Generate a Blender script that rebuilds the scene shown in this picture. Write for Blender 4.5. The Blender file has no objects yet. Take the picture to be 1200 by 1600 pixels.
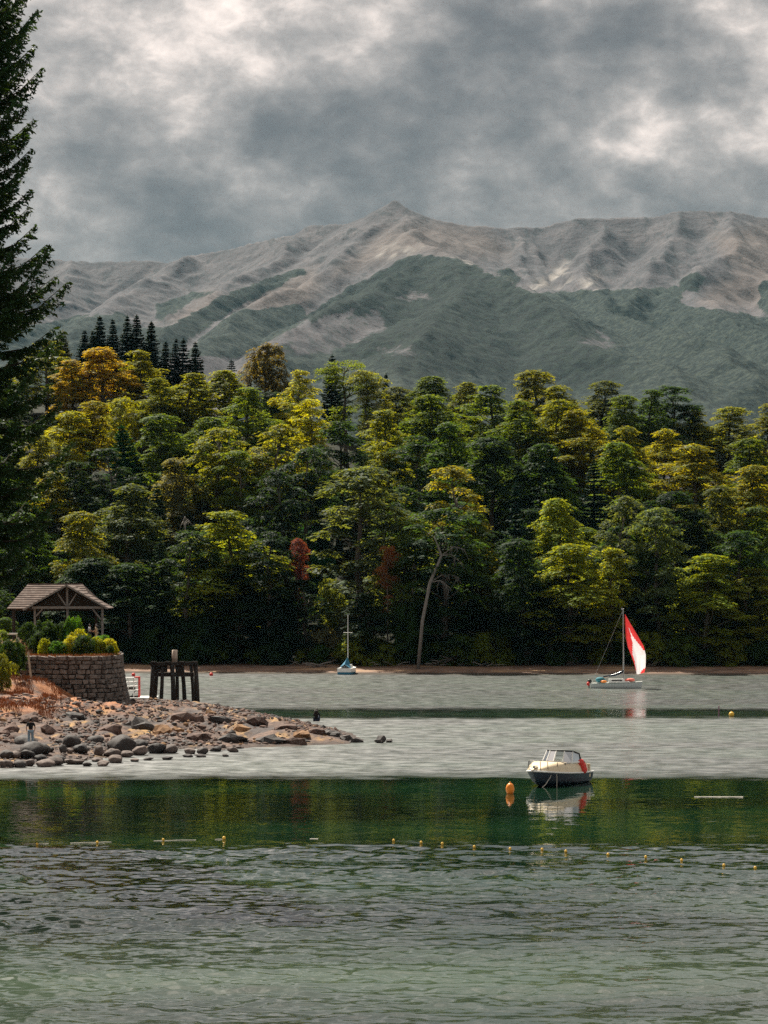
import bpy, bmesh, math, random
import numpy as np
from mathutils import Vector, Matrix
R = math.radians
scene = bpy.context.scene

# ---------------------------------------------------------------- camera, sky, sun, exposure
F, HOR, CAMH = 3600.0, 938.0, 11.0           # focal length and horizon row of the photograph (pixels), eye height over the lake (m)
cam_d = bpy.data.cameras.new('camera'); cam = bpy.data.objects.new('camera', cam_d)
scene.collection.objects.link(cam); scene.camera = cam
cam.location = (0, 0, CAMH); cam.rotation_euler = (R(90), 0, 0)
cam_d.sensor_fit = 'VERTICAL'; cam_d.sensor_height = 36.0; cam_d.sensor_width = 27.0
cam_d.lens = 36.0 * F / 1600.0
cam_d.shift_y = (HOR - 800.0) / 1600.0
cam_d.clip_start = 1.0; cam_d.clip_end = 40000.0

SUN_EL, SUN_AZ = R(52), R(-28)                # azimuth from +Y (view direction) towards +X: the sun stands to the left, a little beyond the hill
world = bpy.data.worlds.new('World'); scene.world = world; world.use_nodes = True
wt = world.node_tree; wt.nodes.clear()
def wn(t, **k):
    n = wt.nodes.new(t)
    for a, b in k.items(): setattr(n, a, b)
    return n
wl = wt.links.new
w_out = wn('ShaderNodeOutputWorld'); w_bg = wn('ShaderNodeBackground'); w_bg.inputs['Strength'].default_value = 0.1
sky = wn('ShaderNodeTexSky'); sky.sky_type = 'NISHITA'; sky.sun_disc = False
sky.sun_elevation = SUN_EL; sky.sun_rotation = SUN_AZ
tc = wn('ShaderNodeTexCoord'); mp = wn('ShaderNodeMapping'); mp.inputs['Scale'].default_value = (1, 1, 1.55); mp.inputs['Location'].default_value = (0.33, 0.0, 0.175)
wl(tc.outputs['Generated'], mp.inputs['Vector'])
def wnoise(scale, detail, rough, dist, vec):
    n = wn('ShaderNodeTexNoise'); n.inputs['Scale'].default_value = scale; n.inputs['Detail'].default_value = detail
    n.inputs['Roughness'].default_value = rough; n.inputs['Distortion'].default_value = dist
    wl(vec, n.inputs['Vector']); return n
n_big = wnoise(8.5, 3.0, 0.5, 0.15, mp.outputs['Vector'])
n_mid = wnoise(21.0, 9.0, 0.55, 0.12, mp.outputs['Vector'])
n_wisp = wnoise(60.0, 8.0, 0.6, 0.3, mp.outputs['Vector'])
def wmath(op, a, b):
    n = wn('ShaderNodeMath', operation=op)
    for i, v in enumerate((a, b)):
        if isinstance(v, (int, float)): n.inputs[i].default_value = v
        else: wl(v, n.inputs[i])
    return n.outputs[0]
dens = wmath('ADD', wmath('MULTIPLY', n_big.outputs['Fac'], 0.44), wmath('ADD', wmath('MULTIPLY', n_mid.outputs['Fac'], 0.38), wmath('MULTIPLY', n_wisp.outputs['Fac'], 0.18)))
w_ramp = wn('ShaderNodeValToRGB'); wl(dens, w_ramp.inputs['Fac'])
cr = w_ramp.color_ramp; cr.interpolation = 'B_SPLINE'
CLOUD = [(0.37, (.50, .515, .51)), (0.44, (.82, .84, .83)), (0.50, (1.35, 1.36, 1.34)), (0.55, (2.05, 2.04, 2.0)), (0.60, (3.4, 3.3, 3.22)), (0.67, (6.2, 5.85, 5.65))]
while len(cr.elements) < len(CLOUD): cr.elements.new(0.5)
for e, (p, c) in zip(cr.elements, CLOUD): e.position = p; e.color = (c[0] / 10, c[1] / 10, c[2] / 10, 1)
w_gain = wn('ShaderNodeMixRGB', blend_type='MULTIPLY'); w_gain.inputs['Fac'].default_value = 1.0; w_gain.inputs['Color2'].default_value = (10.4, 9.3, 8.5, 1)
wl(w_ramp.outputs['Color'], w_gain.inputs['Color1'])
w_sep = wn('ShaderNodeSeparateXYZ'); wl(tc.outputs['Generated'], w_sep.inputs[0])     # an overcast sky brightens towards the zenith: (1 + 2 sin h)
w_cie = wmath('DIVIDE', wmath('ADD', wmath('MULTIPLY', wmath('MAXIMUM', w_sep.outputs['Z'], 0.0), 2.0), 1.0), 1.42)
w_ov = wn('ShaderNodeMixRGB', blend_type='MULTIPLY'); w_ov.inputs['Fac'].default_value = 1.0; wl(w_gain.outputs['Color'], w_ov.inputs['Color1']); wl(w_cie, w_ov.inputs['Color2'])
w_mix = wn('ShaderNodeMixRGB'); w_mix.inputs['Fac'].default_value = 0.95
wl(sky.outputs['Color'], w_mix.inputs['Color1']); wl(w_ov.outputs['Color'], w_mix.inputs['Color2'])
wl(w_mix.outputs['Color'], w_bg.inputs['Color']); wl(w_bg.outputs['Background'], w_out.inputs['Surface'])

sun_d = bpy.data.lights.new('sun', 'SUN'); sun_d.energy = 5.0; sun_d.angle = R(0.8); sun_d.color = (1.0, 0.93, 0.80)
sun = bpy.data.objects.new('sun', sun_d); scene.collection.objects.link(sun)
to_sun = Vector((math.sin(SUN_AZ) * math.cos(SUN_EL), math.cos(SUN_AZ) * math.cos(SUN_EL), math.sin(SUN_EL)))
sun.rotation_euler = (-to_sun).to_track_quat('-Z', 'Y').to_euler()

scene.view_settings.view_transform = 'Standard'; scene.view_settings.look = 'None'
scene.view_settings.exposure = 1.1; scene.view_settings.gamma = 1.0; scene.view_settings.use_curve_mapping = False
scene.render.engine = 'CYCLES'
scene.cycles.max_bounces = 6; scene.cycles.diffuse_bounces = 3; scene.cycles.glossy_bounces = 3
scene.cycles.transmission_bounces = 4; scene.cycles.volume_bounces = 0; scene.cycles.transparent_max_bounces = 6
scene.cycles.sample_clamp_indirect = 3.0; scene.cycles.use_denoising = False; scene.cycles.denoiser = 'OPENIMAGEDENOISE'; scene.cycles.denoising_input_passes = 'RGB_ALBEDO_NORMAL'

# ---------------------------------------------------------------- helpers
col = scene.collection
def P(px, py, Y): return Vector(((px - 600.0) / F * Y, Y, CAMH + (HOR - py) / F * Y))
def G(px, py, z=0.0):
    Y = (CAMH - z) * F / (py - HOR); return Vector(((px - 600.0) / F * Y, Y, z))

_perm = np.random.RandomState(7).permutation(256); _perm = np.concatenate([_perm, _perm, _perm])
_grad = np.random.RandomState(8).uniform(0, 2 * np.pi, 256)
def perlin(x, y):
    x = np.asarray(x, float); y = np.asarray(y, float)
    xi = np.floor(x).astype(int); yi = np.floor(y).astype(int); xf = x - xi; yf = y - yi; xi &= 255; yi &= 255
    u = xf * xf * xf * (xf * (xf * 6 - 15) + 10); v = yf * yf * yf * (yf * (yf * 6 - 15) + 10)
    def g(ix, iy, dx, dy):
        a = _grad[_perm[_perm[ix & 255] + (iy & 255)]]; return np.cos(a) * dx + np.sin(a) * dy
    a = g(xi, yi, xf, yf); b = g(xi + 1, yi, xf - 1, yf); c = g(xi, yi + 1, xf, yf - 1); d = g(xi + 1, yi + 1, xf - 1, yf - 1)
    return ((a * (1 - u) + b * u) * (1 - v) + (c * (1 - u) + d * u) * v) * 1.5
def fbm(x, y, o=4, g=0.5):
    s = 0; a = 1.0; t = 0
    for i in range(o): s = s + a * perlin(x * 2 ** i + 17.3 * i, y * 2 ** i - 9.1 * i); t += a; a *= g
    return s / t
def ridged(x, y, o=4, g=0.5):
    s = 0; a = 1.0; t = 0
    for i in range(o): s = s + a * (1 - np.abs(perlin(x * 2 ** i + 31.7 * i, y * 2 ** i + 5.3 * i)) * 1.6); t += a; a *= g
    return s / t
def sstep(a, b, x):
    t = np.clip((np.asarray(x, float) - a) / (b - a), 0, 1); return t * t * (3 - 2 * t)

def new_mesh(name, verts, faces, mats, midx=None, smooth=False):
    me = bpy.data.meshes.new(name)
    me.from_pydata([tuple(v) for v in verts], [], [tuple(f) for f in faces])
    for m in (mats if isinstance(mats, (list, tuple)) else [mats]): me.materials.append(m)
    if midx is not None: me.polygons.foreach_set('material_index', np.asarray(midx, dtype=np.int32))
    if smooth: me.polygons.foreach_set('use_smooth', np.ones(len(me.polygons), dtype=bool))
    me.update(); return me
def quad_mesh(name, quads, mats, midx=None, smooth=False):
    """quads: (n,4,3) array"""
    q = np.asarray(quads, dtype=np.float32); n = len(q)
    me = bpy.data.meshes.new(name)
    me.vertices.add(4 * n); me.vertices.foreach_set('co', q.reshape(-1))
    me.loops.add(4 * n); me.loops.foreach_set('vertex_index', np.arange(4 * n, dtype=np.int32))
    me.polygons.add(n); me.polygons.foreach_set('loop_start', np.arange(0, 4 * n, 4, dtype=np.int32))
    for m in (mats if isinstance(mats, (list, tuple)) else [mats]): me.materials.append(m)
    if midx is not None: me.polygons.foreach_set('material_index', np.asarray(midx, dtype=np.int32))
    if smooth: me.polygons.foreach_set('use_smooth', np.ones(n, dtype=bool))
    me.update(calc_edges=True); return me
def grid_mesh(name, X, Y, Z, mat, smooth=True):
    """structured grid: X, Y, Z arrays of shape (ny, nx)"""
    ny, nx = Z.shape
    co = np.stack([X, Y, Z], -1).reshape(-1, 3).astype(np.float32)
    i = np.arange(ny * nx, dtype=np.int32).reshape(ny, nx)
    f = np.stack([i[:-1, :-1], i[:-1, 1:], i[1:, 1:], i[1:, :-1]], -1).reshape(-1, 4); n = len(f)
    me = bpy.data.meshes.new(name)
    me.vertices.add(len(co)); me.vertices.foreach_set('co', co.reshape(-1))
    me.loops.add(4 * n); me.loops.foreach_set('vertex_index', f.reshape(-1))
    me.polygons.add(n); me.polygons.foreach_set('loop_start', np.arange(0, 4 * n, 4, dtype=np.int32))
    me.polygons.foreach_set('use_smooth', np.full(n, smooth, dtype=bool))
    me.materials.append(mat); me.update(calc_edges=True); return me
def add_attr(me, name, vals, domain='POINT'):
    a = me.attributes.new(name, 'FLOAT', domain); a.data.foreach_set('value', np.asarray(vals, dtype=np.float32).reshape(-1))
def link(name, me, parent=None, loc=(0, 0, 0), rot=(0, 0, 0), scale=(1, 1, 1)):
    o = bpy.data.objects.new(name, me); col.objects.link(o)
    o.location = loc; o.rotation_euler = rot; o.scale = scale
    if parent is not None: o.parent = parent
    return o
def tag(o, label, cat, group=None):
    o['label'] = label; o['category'] = cat
    if group: o['group'] = group
    return o
def empty(name, loc, rotz=0.0, label=None, cat=None, group=None):
    o = bpy.data.objects.new(name, None); col.objects.link(o); o.location = loc; o.rotation_euler = (0, 0, rotz)
    o.empty_display_size = 0.3
    if label: tag(o, label, cat, group)
    return o
def structure(name, me, kind='structure'):
    o = link(name, me); o['kind'] = kind; return o
ORD = ['first', 'second', 'third', 'fourth', 'fifth', 'sixth', 'seventh', 'eighth', 'ninth', 'tenth', 'eleventh', 'twelfth', 'thirteenth', 'fourteenth',
       'fifteenth', 'sixteenth', 'seventeenth', 'eighteenth', 'nineteenth', 'twentieth']
ORD += ['twenty-' + w for w in ORD[:9]] + ['thirtieth'] + ['thirty-' + w for w in ORD[:9]] + ['fortieth'] + ['forty-' + w for w in ORD[:9]] + ['fiftieth']
ORD += ['fifty-' + w for w in ORD[:9]] + ['sixtieth'] + ['sixty-' + w for w in ORD[:9]] + ['seventieth'] + ['seventy-' + w for w in ORD[:9]] + ['eightieth']

class MB:
    """collects faces of one part"""
    def __init__(s): s.v = []; s.f = []; s.m = []
    def add(s, vs, fs, m=0):
        o = len(s.v); s.v += [tuple(p) for p in vs]; s.f += [tuple(i + o for i in f) for f in fs]; s.m += [m] * len(fs); return s
    def box(s, c, d, rz=0.0, m=0, rot=None):
        M = rot if rot is not None else Matrix.Rotation(rz, 3, 'Z'); c = Vector(c)
        vs = [c + M @ Vector((x * d[0] / 2, y * d[1] / 2, z * d[2] / 2)) for z in (-1, 1) for y in (-1, 1) for x in (-1, 1)]
        return s.add(vs, [(0, 2, 3, 1), (4, 5, 7, 6), (0, 1, 5, 4), (2, 6, 7, 3), (0, 4, 6, 2), (1, 3, 7, 5)], m)
    def beam(s, a, b, w, h, m=0, up=(0, 0, 1)):
        a = Vector(a); b = Vector(b); d = b - a; x = d.normalized(); u = Vector(up)
        if abs(x.dot(u)) > 0.98: u = Vector((0, 1, 0))
        y = u.cross(x).normalized(); z = x.cross(y)
        return s.box((a + b) / 2, (d.length, w, h), m=m, rot=Matrix((x, y, z)).transposed())
    def tube(s, pts, rad, n=6, m=0, cap=True):
        pts = [Vector(p) for p in pts]
        if isinstance(rad, (int, float)): rad = [rad] * len(pts)
        vs = []; prev = None
        for i, p in enumerate(pts):
            t = (pts[min(i + 1, len(pts) - 1)] - pts[max(i - 1, 0)])
            t = t.normalized() if t.length > 1e-9 else Vector((0, 0, 1))
            if prev is None:
                u = Vector((1, 0, 0)) if abs(t.x) < 0.8 else Vector((0, 1, 0)); u = (u - t * u.dot(t)).normalized()
            else:
                u = prev - t * prev.dot(t); u = u.normalized() if u.length > 1e-6 else Vector((1, 0, 0))
            prev = u; w = t.cross(u)
            for k in range(n):
                a = 2 * math.pi * k / n; vs.append(p + (u * math.cos(a) + w * math.sin(a)) * rad[i])
        fs = [(i * n + k, i * n + (k + 1) % n, (i + 1) * n + (k + 1) % n, (i + 1) * n + k) for i in range(len(pts) - 1) for k in range(n)]
        if cap: fs += [tuple(range(n))[::-1], tuple((len(pts) - 1) * n + k for k in range(n))]
        return s.add(vs, fs, m)
    def loft(s, rings, m=0, closed=False, cap=False):
        n = len(rings[0]); vs = [p for r in rings for p in r]
        e = n if closed else n - 1
        fs = [(i * n + k, i * n + (k + 1) % n, (i + 1) * n + (k + 1) % n, (i + 1) * n + k) for i in range(len(rings) - 1) for k in range(e)]
        if cap: fs += [tuple(range(n))[::-1], tuple((len(rings) - 1) * n + k for k in range(n))]
        return s.add(vs, fs, m)
    def ball(s, c, r, n=10, k=6, m=0):
        c = Vector(c); r = (r, r, r) if isinstance(r, (int, float)) else r
        rings = []
        for i in range(k + 1):
            t = math.pi * i / k - math.pi / 2
            rings.append([c + Vector((r[0] * math.cos(t) * math.cos(2 * math.pi * j / n), r[1] * math.cos(t) * math.sin(2 * math.pi * j / n), r[2] * math.sin(t))) for j in range(n)])
        return s.loft(rings, m, closed=True)
    def build(s, name, mats, parent=None, smooth=False, **k):
        return link(name, s.mesh(name, mats, smooth), parent, **k)
    def mesh(s, name, mats, smooth=False):
        return new_mesh(name, s.v, s.f, mats, s.m, smooth)

# ---------------------------------------------------------------- materials
def nt(name):
    m = bpy.data.materials.new(name); m.use_nodes = True; t = m.node_tree; t.nodes.clear()
    return m, t
class NB:
    def __init__(s, name): s.mat, s.t = nt(name)
    def n(s, typ, **k):
        x = s.t.nodes.new(typ)
        for a, b in k.items(): setattr(x, a, b)
        return x
    def l(s, a, b): s.t.links.new(a, b)
    def val(s, sock, v):
        if isinstance(v, bpy.types.NodeSocket): s.l(v, sock)
        elif isinstance(v, (tuple, list)) and len(v) == 3 and len(sock.default_value) == 4: sock.default_value = (*v, 1)
        else: sock.default_value = v
    def math(s, op, a, b=0.0, clamp=False):
        x = s.n('ShaderNodeMath', operation=op); x.use_clamp = clamp; s.val(x.inputs[0], a); s.val(x.inputs[1], b); return x.outputs[0]
    def mix(s, f, a, b, mode='MIX'):
        x = s.n('ShaderNodeMixRGB', blend_type=mode); s.val(x.inputs[0], f); s.val(x.inputs[1], a); s.val(x.inputs[2], b); return x.outputs[0]
    def pos(s, scale=(1, 1, 1), obj=False):
        src = s.n('ShaderNodeTexCoord').outputs['Object'] if obj else s.n('ShaderNodeNewGeometry').outputs['Position']
        m = s.n('ShaderNodeMapping'); m.inputs['Scale'].default_value = scale; s.l(src, m.inputs['Vector']); return m.outputs[0]
    def noise(s, vec, scale, detail=4, rough=0.55, dist=0.0, out='Fac'):
        x = s.n('ShaderNodeTexNoise'); s.l(vec, x.inputs['Vector']); x.inputs['Scale'].default_value = scale
        x.inputs['Detail'].default_value = detail; x.inputs['Roughness'].default_value = rough; x.inputs['Distortion'].default_value = dist
        return x.outputs[out]
    def ramp(s, f, stops, interp='LINEAR'):
        x = s.n('ShaderNodeValToRGB'); s.l(f, x.inputs[0]); x.color_ramp.interpolation = interp
        e = x.color_ramp.elements
        while len(e) < len(stops): e.new(0.5)
        for el, (p, c) in zip(e, stops): el.position = p; el.color = (*c, 1) if isinstance(c, (tuple, list)) else (c, c, c, 1)
        return x.outputs[0]
    def attr(s, name):
        x = s.n('ShaderNodeAttribute'); x.attribute_name = name; return x.outputs['Fac']
    def bump(s, h, strength=0.5, dist=0.1):
        x = s.n('ShaderNodeBump'); s.l(h, x.inputs['Height']); x.inputs['Strength'].default_value = strength; x.inputs['Distance'].default_value = dist; return x.outputs[0]
    def out(s, color, rough=0.8, normal=None, spec=0.3, metal=0.0, **k):
        b = s.n('ShaderNodeBsdfPrincipled'); s.val(b.inputs['Base Color'], color); s.val(b.inputs['Roughness'], rough)
        b.inputs['Specular IOR Level'].default_value = spec; b.inputs['Metallic'].default_value = metal
        if normal is not None: s.l(normal, b.inputs['Normal'])
        for a, v in k.items(): s.val(b.inputs[a.replace('_', ' ')], v)
        o = s.n('ShaderNodeOutputMaterial'); s.l(b.outputs[0], o.inputs['Surface']); return s.mat

def plain(name, c, rough=0.6, var=0.18, scale=3.0, spec=0.3, metal=0.0, bump=0.0, stretch=(1, 1, 1)):
    b = NB(name); v = b.pos(stretch, obj=True); f = b.noise(v, scale, 5, 0.6)
    lo = tuple(x * (1 - var) for x in c); hi = tuple(min(1, x * (1 + var)) for x in c)
    colr = b.ramp(f, [(0.3, lo), (0.7, hi)])
    nrm = b.bump(f, bump, 0.05) if bump else None
    return b.out(colr, rough, nrm, spec, metal)
# ================================================================ SETTING
# ---- lake water: wind lanes (rippled) and calm lanes, a property of the surface in world space
def water_material():
    b = NB('lake_water')
    g = b.n('ShaderNodeNewGeometry'); sp = b.n('ShaderNodeSeparateXYZ'); b.l(g.outputs['Position'], sp.inputs[0])
    wob = b.noise(b.pos((0.018, 0.05, 1)), 1.0, 4, 0.6)
    wob2 = b.noise(b.pos((0.25, 0.35, 1)), 1.0, 3, 0.6)
    amp = b.math('MULTIPLY', b.math('SUBTRACT', wob, 0.5), b.math('MULTIPLY', sp.outputs['Y'], 0.055))
    yw = b.math('ADD', b.math('ADD', sp.outputs['Y'], amp), b.math('MULTIPLY', b.math('SUBTRACT', wob2, 0.5), 9.0))
    fy = b.math('DIVIDE', b.math('SUBTRACT', yw, 40.0), 320.0)          # 40 m .. 360 m
    T = lambda y: (y - 40) / 320
    slope = b.ramp(fy, [(T(40), 0.12), (T(62), 0.12), (T(80), 0.11), (T(96), 0.09), (T(101), 0.06), (T(106), 0.022), (T(141), 0.016), (T(143.5), 0.10),
                        (T(150), 0.13), (T(214), 0.12), (T(218), 0.05), (T(230), 0.05), (T(236), 0.20), (T(345), 0.24)])
    rgh = b.ramp(fy, [(T(40), 0.13), (T(66), 0.10), (T(82), 0.06), (T(101), 0.03), (T(106), 0.03), (T(141), 0.03), (T(143.5), 0.24), (T(150), 0.31), (T(213), 0.31), (T(218), 0.12), (T(230), 0.12), (T(236), 0.25), (T(345), 0.28)])
    # patchiness inside the foreground: streaks of stronger and weaker ripples
    patch = b.noise(b.pos((0.06, 0.22, 1)), 1.0, 4, 0.62)
    pf = b.ramp(patch, [(0.34, 0.25), (0.50, 0.9), (0.66, 1.5)])
    near = b.ramp(fy, [(T(40), 1.0), (T(100), 1.0), (T(108), 0.35), (T(141), 0.35), (T(146), 0.85), (T(345), 0.85)])
    k = b.math('ADD', b.math('MULTIPLY', pf, near), b.math('SUBTRACT', 1.0, near))
    slope = b.math('MULTIPLY', slope, k)
    gust = b.noise(b.pos((0.55, 0.62, 1)), 1.0, 5, 0.68); gf = b.ramp(gust, [(0.36, 0.45), (0.50, 1.0), (0.62, 1.5)])
    farw = b.ramp(fy, [(T(40), 0.0), (T(141), 0.0), (T(147), 1.0), (T(345), 1.0)])
    kf = b.math('ADD', b.math('MULTIPLY', gf, farw), b.math('SUBTRACT', 1.0, farw)); slope = b.math('MULTIPLY', slope, kf)
    rgh = b.math('MULTIPLY', rgh, b.math('ADD', 0.6, b.math('MULTIPLY', kf, 0.4)))
    c1 = b.noise(b.pos((0.6, 1.1, 1)), 1.0, 3, 0.6, 0.3, out='Color')
    c2 = b.noise(b.pos((2.2, 4.2, 1)), 1.0, 3, 0.6, 0.2, out='Color')
    def vm(op, a, bb):
        x = b.n('ShaderNodeVectorMath', operation=op)
        for i, v in enumerate((a, bb)):
            if isinstance(v, bpy.types.NodeSocket): b.l(v, x.inputs[i])
            else: x.inputs[i].default_value = v
        return x.outputs[0]
    cc = vm('ADD', vm('SUBTRACT', c1, (.5, .5, .5)), vm('MULTIPLY', vm('SUBTRACT', c2, (.5, .5, .5)), (1.2, 1.2, 1.2)))
    sc = b.n('ShaderNodeVectorMath', operation='SCALE'); b.l(cc, sc.inputs[0]); b.l(b.math('MULTIPLY', slope, 2.6), sc.inputs['Scale'])
    flat = vm('MULTIPLY', sc.outputs[0], (0.6, 1, 0))
    nrm = b.n('ShaderNodeVectorMath', operation='NORMALIZE'); b.l(vm('ADD', flat, g.outputs['Normal']), nrm.inputs[0])
    shallow = b.noise(b.pos((0.03, 0.07, 1)), 1.0, 3, 0.5)
    body = b.mix(b.ramp(shallow, [(0.4, 0.0), (0.65, 1.0)]), (0.001, 0.005, 0.003), (0.005, 0.022, 0.009))
    nearb = b.math('MULTIPLY', b.ramp(fy, [(T(50), 0.62), (T(66), 0.5), (T(97), 0.0)]), b.ramp(shallow, [(0.36, 0.25), (0.60, 1.0)]))
    body = b.mix(nearb, body, (0.090, 0.122, 0.080))          # shallower, greener water towards the near bank
    return b.out(body, rgh, nrm.outputs[0], 0.5, IOR=3.0)
M_water = water_material()
def lake_mesh():
    """one sheet; finely divided where the near ripples are large enough to see, so that they are real waves"""
    yr = [-600.0, 0.0, 30.0, 46.0]; y = 50.0
    while y < 108: yr.append(y); y += .000026 * y * y + .01
    yr += [110, 114, 120, 130, 150, 200, 260, 320, 420, 1500]; yr = np.array(yr)
    u = np.concatenate([[-60, -8, -2, -1.3], np.linspace(-1, 1, 350), [1.3, 2, 8, 60]])
    U, Y = np.meshgrid(u, yr); X = U * (np.clip(Y, 46, 420) * .172 + 1.0)
    fade = sstep(50, 54, Y) * (1 - sstep(99, 105, Y + 5 * fbm(X / 9, Y / 5, 3))) * (np.abs(U) <= 1.0)
    gust = np.clip(.80 + 1.9 * fbm(X / 16 + 5, Y / 4.5, 4, .6), .12, 1.9)
    Z = sum(a * perlin(X / (l * 1.7) + 3.1 * i + .25 * perlin(X / 3, Y / 3), Y / l + 7.7 * i) * l for i, (l, a) in enumerate([(1.9, .014), (1.1, .030), (.66, .062), (.40, .088)]))
    gust = gust * np.interp(Y, [54, 66, 84, 98], [1.25, 1.2, 1.15, 1.2])
    return grid_mesh('lake_water', X, Y, Z * fade * gust, M_water, True)
structure('lake_water', lake_mesh())
M_bed = plain('lake_bed_silt', (0.10, 0.10, 0.08), 0.95)
xs = np.linspace(-9000, 9000, 9); ys = np.linspace(-900, 9000, 9); X, Y = np.meshgrid(xs, ys)
structure('ground', grid_mesh('ground', X, Y, X * 0 - 6.0, M_bed, False))

# ---- mountain range
def polyline_ridge(X, Y, pts, slope, w=None):
    h = np.full(X.shape, -1e9)
    for a, c in zip(pts[:-1], pts[1:]):
        dx, dy = c[0] - a[0], c[1] - a[1]; L2 = dx * dx + dy * dy
        t = np.clip(((X - a[0]) * dx + (Y - a[1]) * dy) / L2, 0, 1)
        d = np.hypot(X - a[0] - t * dx, Y - a[1] - t * dy)
        h = np.maximum(h, a[2] + t * (c[2] - a[2]) - slope * d)
    return h
def smax(a, b, k):
    m = np.clip(0.5 + 0.5 * (a - b) / k, 0, 1); return b * (1 - m) + a * m + k * m * (1 - m)
MX = np.arange(-1750, 1751, 7.5); MY = np.concatenate([np.arange(2300, 3400, 20), np.arange(3400, 6700, 11)])
MXg, MYg = np.meshgrid(MX, MY)
main = [(-500, 420, 6700), (-200, 410, 6600), (30, 402, 6500), (90, 405, 6480), (150, 409, 6450), (230, 406, 6400), (262, 409, 6400), (300, 399, 6380), (345, 391, 6350), (385, 381, 6320), (430, 371, 6280), (470, 362, 6220), (482, 353, 6200), (505, 350, 6180), (545, 348, 6120),
        (570, 345, 6080), (590, 334, 6030), (604, 325, 6010), (617, 311, 6000), (630, 319, 6000), (645, 328, 6000), (680, 342, 6030), (720, 350, 6080), (760, 353, 6120), (830, 355, 6180), (860, 350, 6180), (900, 343, 6150), (960, 339, 6150), (1020, 340, 6150), (1050, 331, 6140), (1100, 328, 6120), (1150, 331, 6140),
        (1200, 341, 6200), (1300, 352, 6200), (1500, 340, 6200), (1800, 380, 6300)]
def rp(l): return [tuple(P(*q)) for q in l]
warp = 60 * fbm(MXg / 420, MYg / 420, 3); warp2 = 60 * fbm(MXg / 420 + 50, MYg / 420 - 30, 3)
Xw, Yw = MXg + warp, MYg + warp2
H = polyline_ridge(MXg, MYg, rp(main), 0.62)
H = np.maximum(H, polyline_ridge(MXg, MYg, rp(main), 0.40) - 60)
spurs = [([(470, 362, 6200), (420, 405, 5700), (335, 450, 5200), (262, 512, 4600), (200, 570, 4000)], .50),
         ([(300, 399, 6350), (250, 430, 5900), (180, 470, 5400), (110, 520, 4700)], .50),
         ([(120, 407, 6450), (60, 440, 5900), (-20, 490, 5300)], .50),
         ([(597, 334, 6000), (545, 390, 5600), (470, 440, 5200), (395, 478, 4850), (330, 530, 4300), (260, 600, 3700)], .52),
         ([(617, 319, 6000), (655, 372, 5600), (690, 402, 5150), (650, 424, 4900), (580, 452, 4600), (490, 505, 4200), (420, 555, 3800), (360, 610, 3300)], .46),
         ([(690, 402, 5150), (735, 412, 4950), (790, 442, 4700), (850, 478, 4400), (915, 527, 4050), (985, 552, 3850), (1050, 590, 3500), (1110, 650, 3000)], .40),
         ([(690, 402, 5150), (710, 450, 4600), (660, 500, 4100), (640, 560, 3600), (600, 610, 3100)], .38),
         ([(800, 354, 6150), (815, 400, 5800), (835, 440, 5500), (870, 462, 5200), (930, 480, 4900), (1000, 505, 4500), (1090, 540, 4000), (1180, 600, 3400)], .46),
         ([(950, 339, 6150), (930, 385, 5800), (905, 430, 5500), (960, 470, 5000)], .52),
         ([(1060, 331, 6130), (1040, 390, 5700), (1010, 430, 5350), (1000, 470, 5000)], .52),
         ([(1150, 331, 6130), (1130, 385, 5600), (1090, 440, 5150), (1120, 480, 4800), (1190, 520, 4400), (1260, 590, 3700)], .48),
         ([(1300, 350, 6200), (1260, 420, 5500), (1220, 480, 4900)], .5)]
for pts, s in spurs:
    h = polyline_ridge(Xw, Yw, rp(pts), s * 1.2); H = smax(H, h, 14)
base = 20 + 330 * sstep(2600, 4700, MYg) + 250 * sstep(4500, 6300, MYg)
H = smax(H, base, 60)
keep = np.clip((polyline_ridge(MXg, MYg, rp(main), 0.0) * 0 + 1), 0, 1)
dm = np.full(H.shape, 1e9)
for a, c in zip(rp(main)[:-1], rp(main)[1:]):
    dx, dy = c[0] - a[0], c[1] - a[1]; t = np.clip(((MXg - a[0]) * dx + (MYg - a[1]) * dy) / (dx * dx + dy * dy), 0, 1)
    dm = np.minimum(dm, np.hypot(MXg - a[0] - t * dx, MYg - a[1] - t * dy))
fade = sstep(0, 260, dm)
RU = MXg - np.interp(MXg, [-900, -100, 300, 1000], [.60, .45, .0, -.25]) * (MYg - 6000) + 40 * fbm(MXg / 200, MYg / 200, 2)
lowamp = .40 + .60 * sstep(4700, 5700, MYg)
H += (0.15 + 0.85 * fade) * lowamp * (26 * (ridged(MXg / 260, MYg / 420, 5, 0.52) - 0.72) + 27 * (ridged(RU / 150, MYg / 1100, 4, .55) - .66)) + 6 * fbm(MXg / 45, MYg / 60, 4, 0.6)
H += (0.1 + .9 * fade) * lowamp * 5 * (ridged(RU / 48, MYg / 320, 4, .6) - .65)
H -= 60 * sstep(2700, 2300, MYg)
PXm = 600 + MXg / MYg * F; PYm = HOR - (H - CAMH) / MYg * F        # where each vertex stands seen from the viewpoint: used to lay out the tree line
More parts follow.
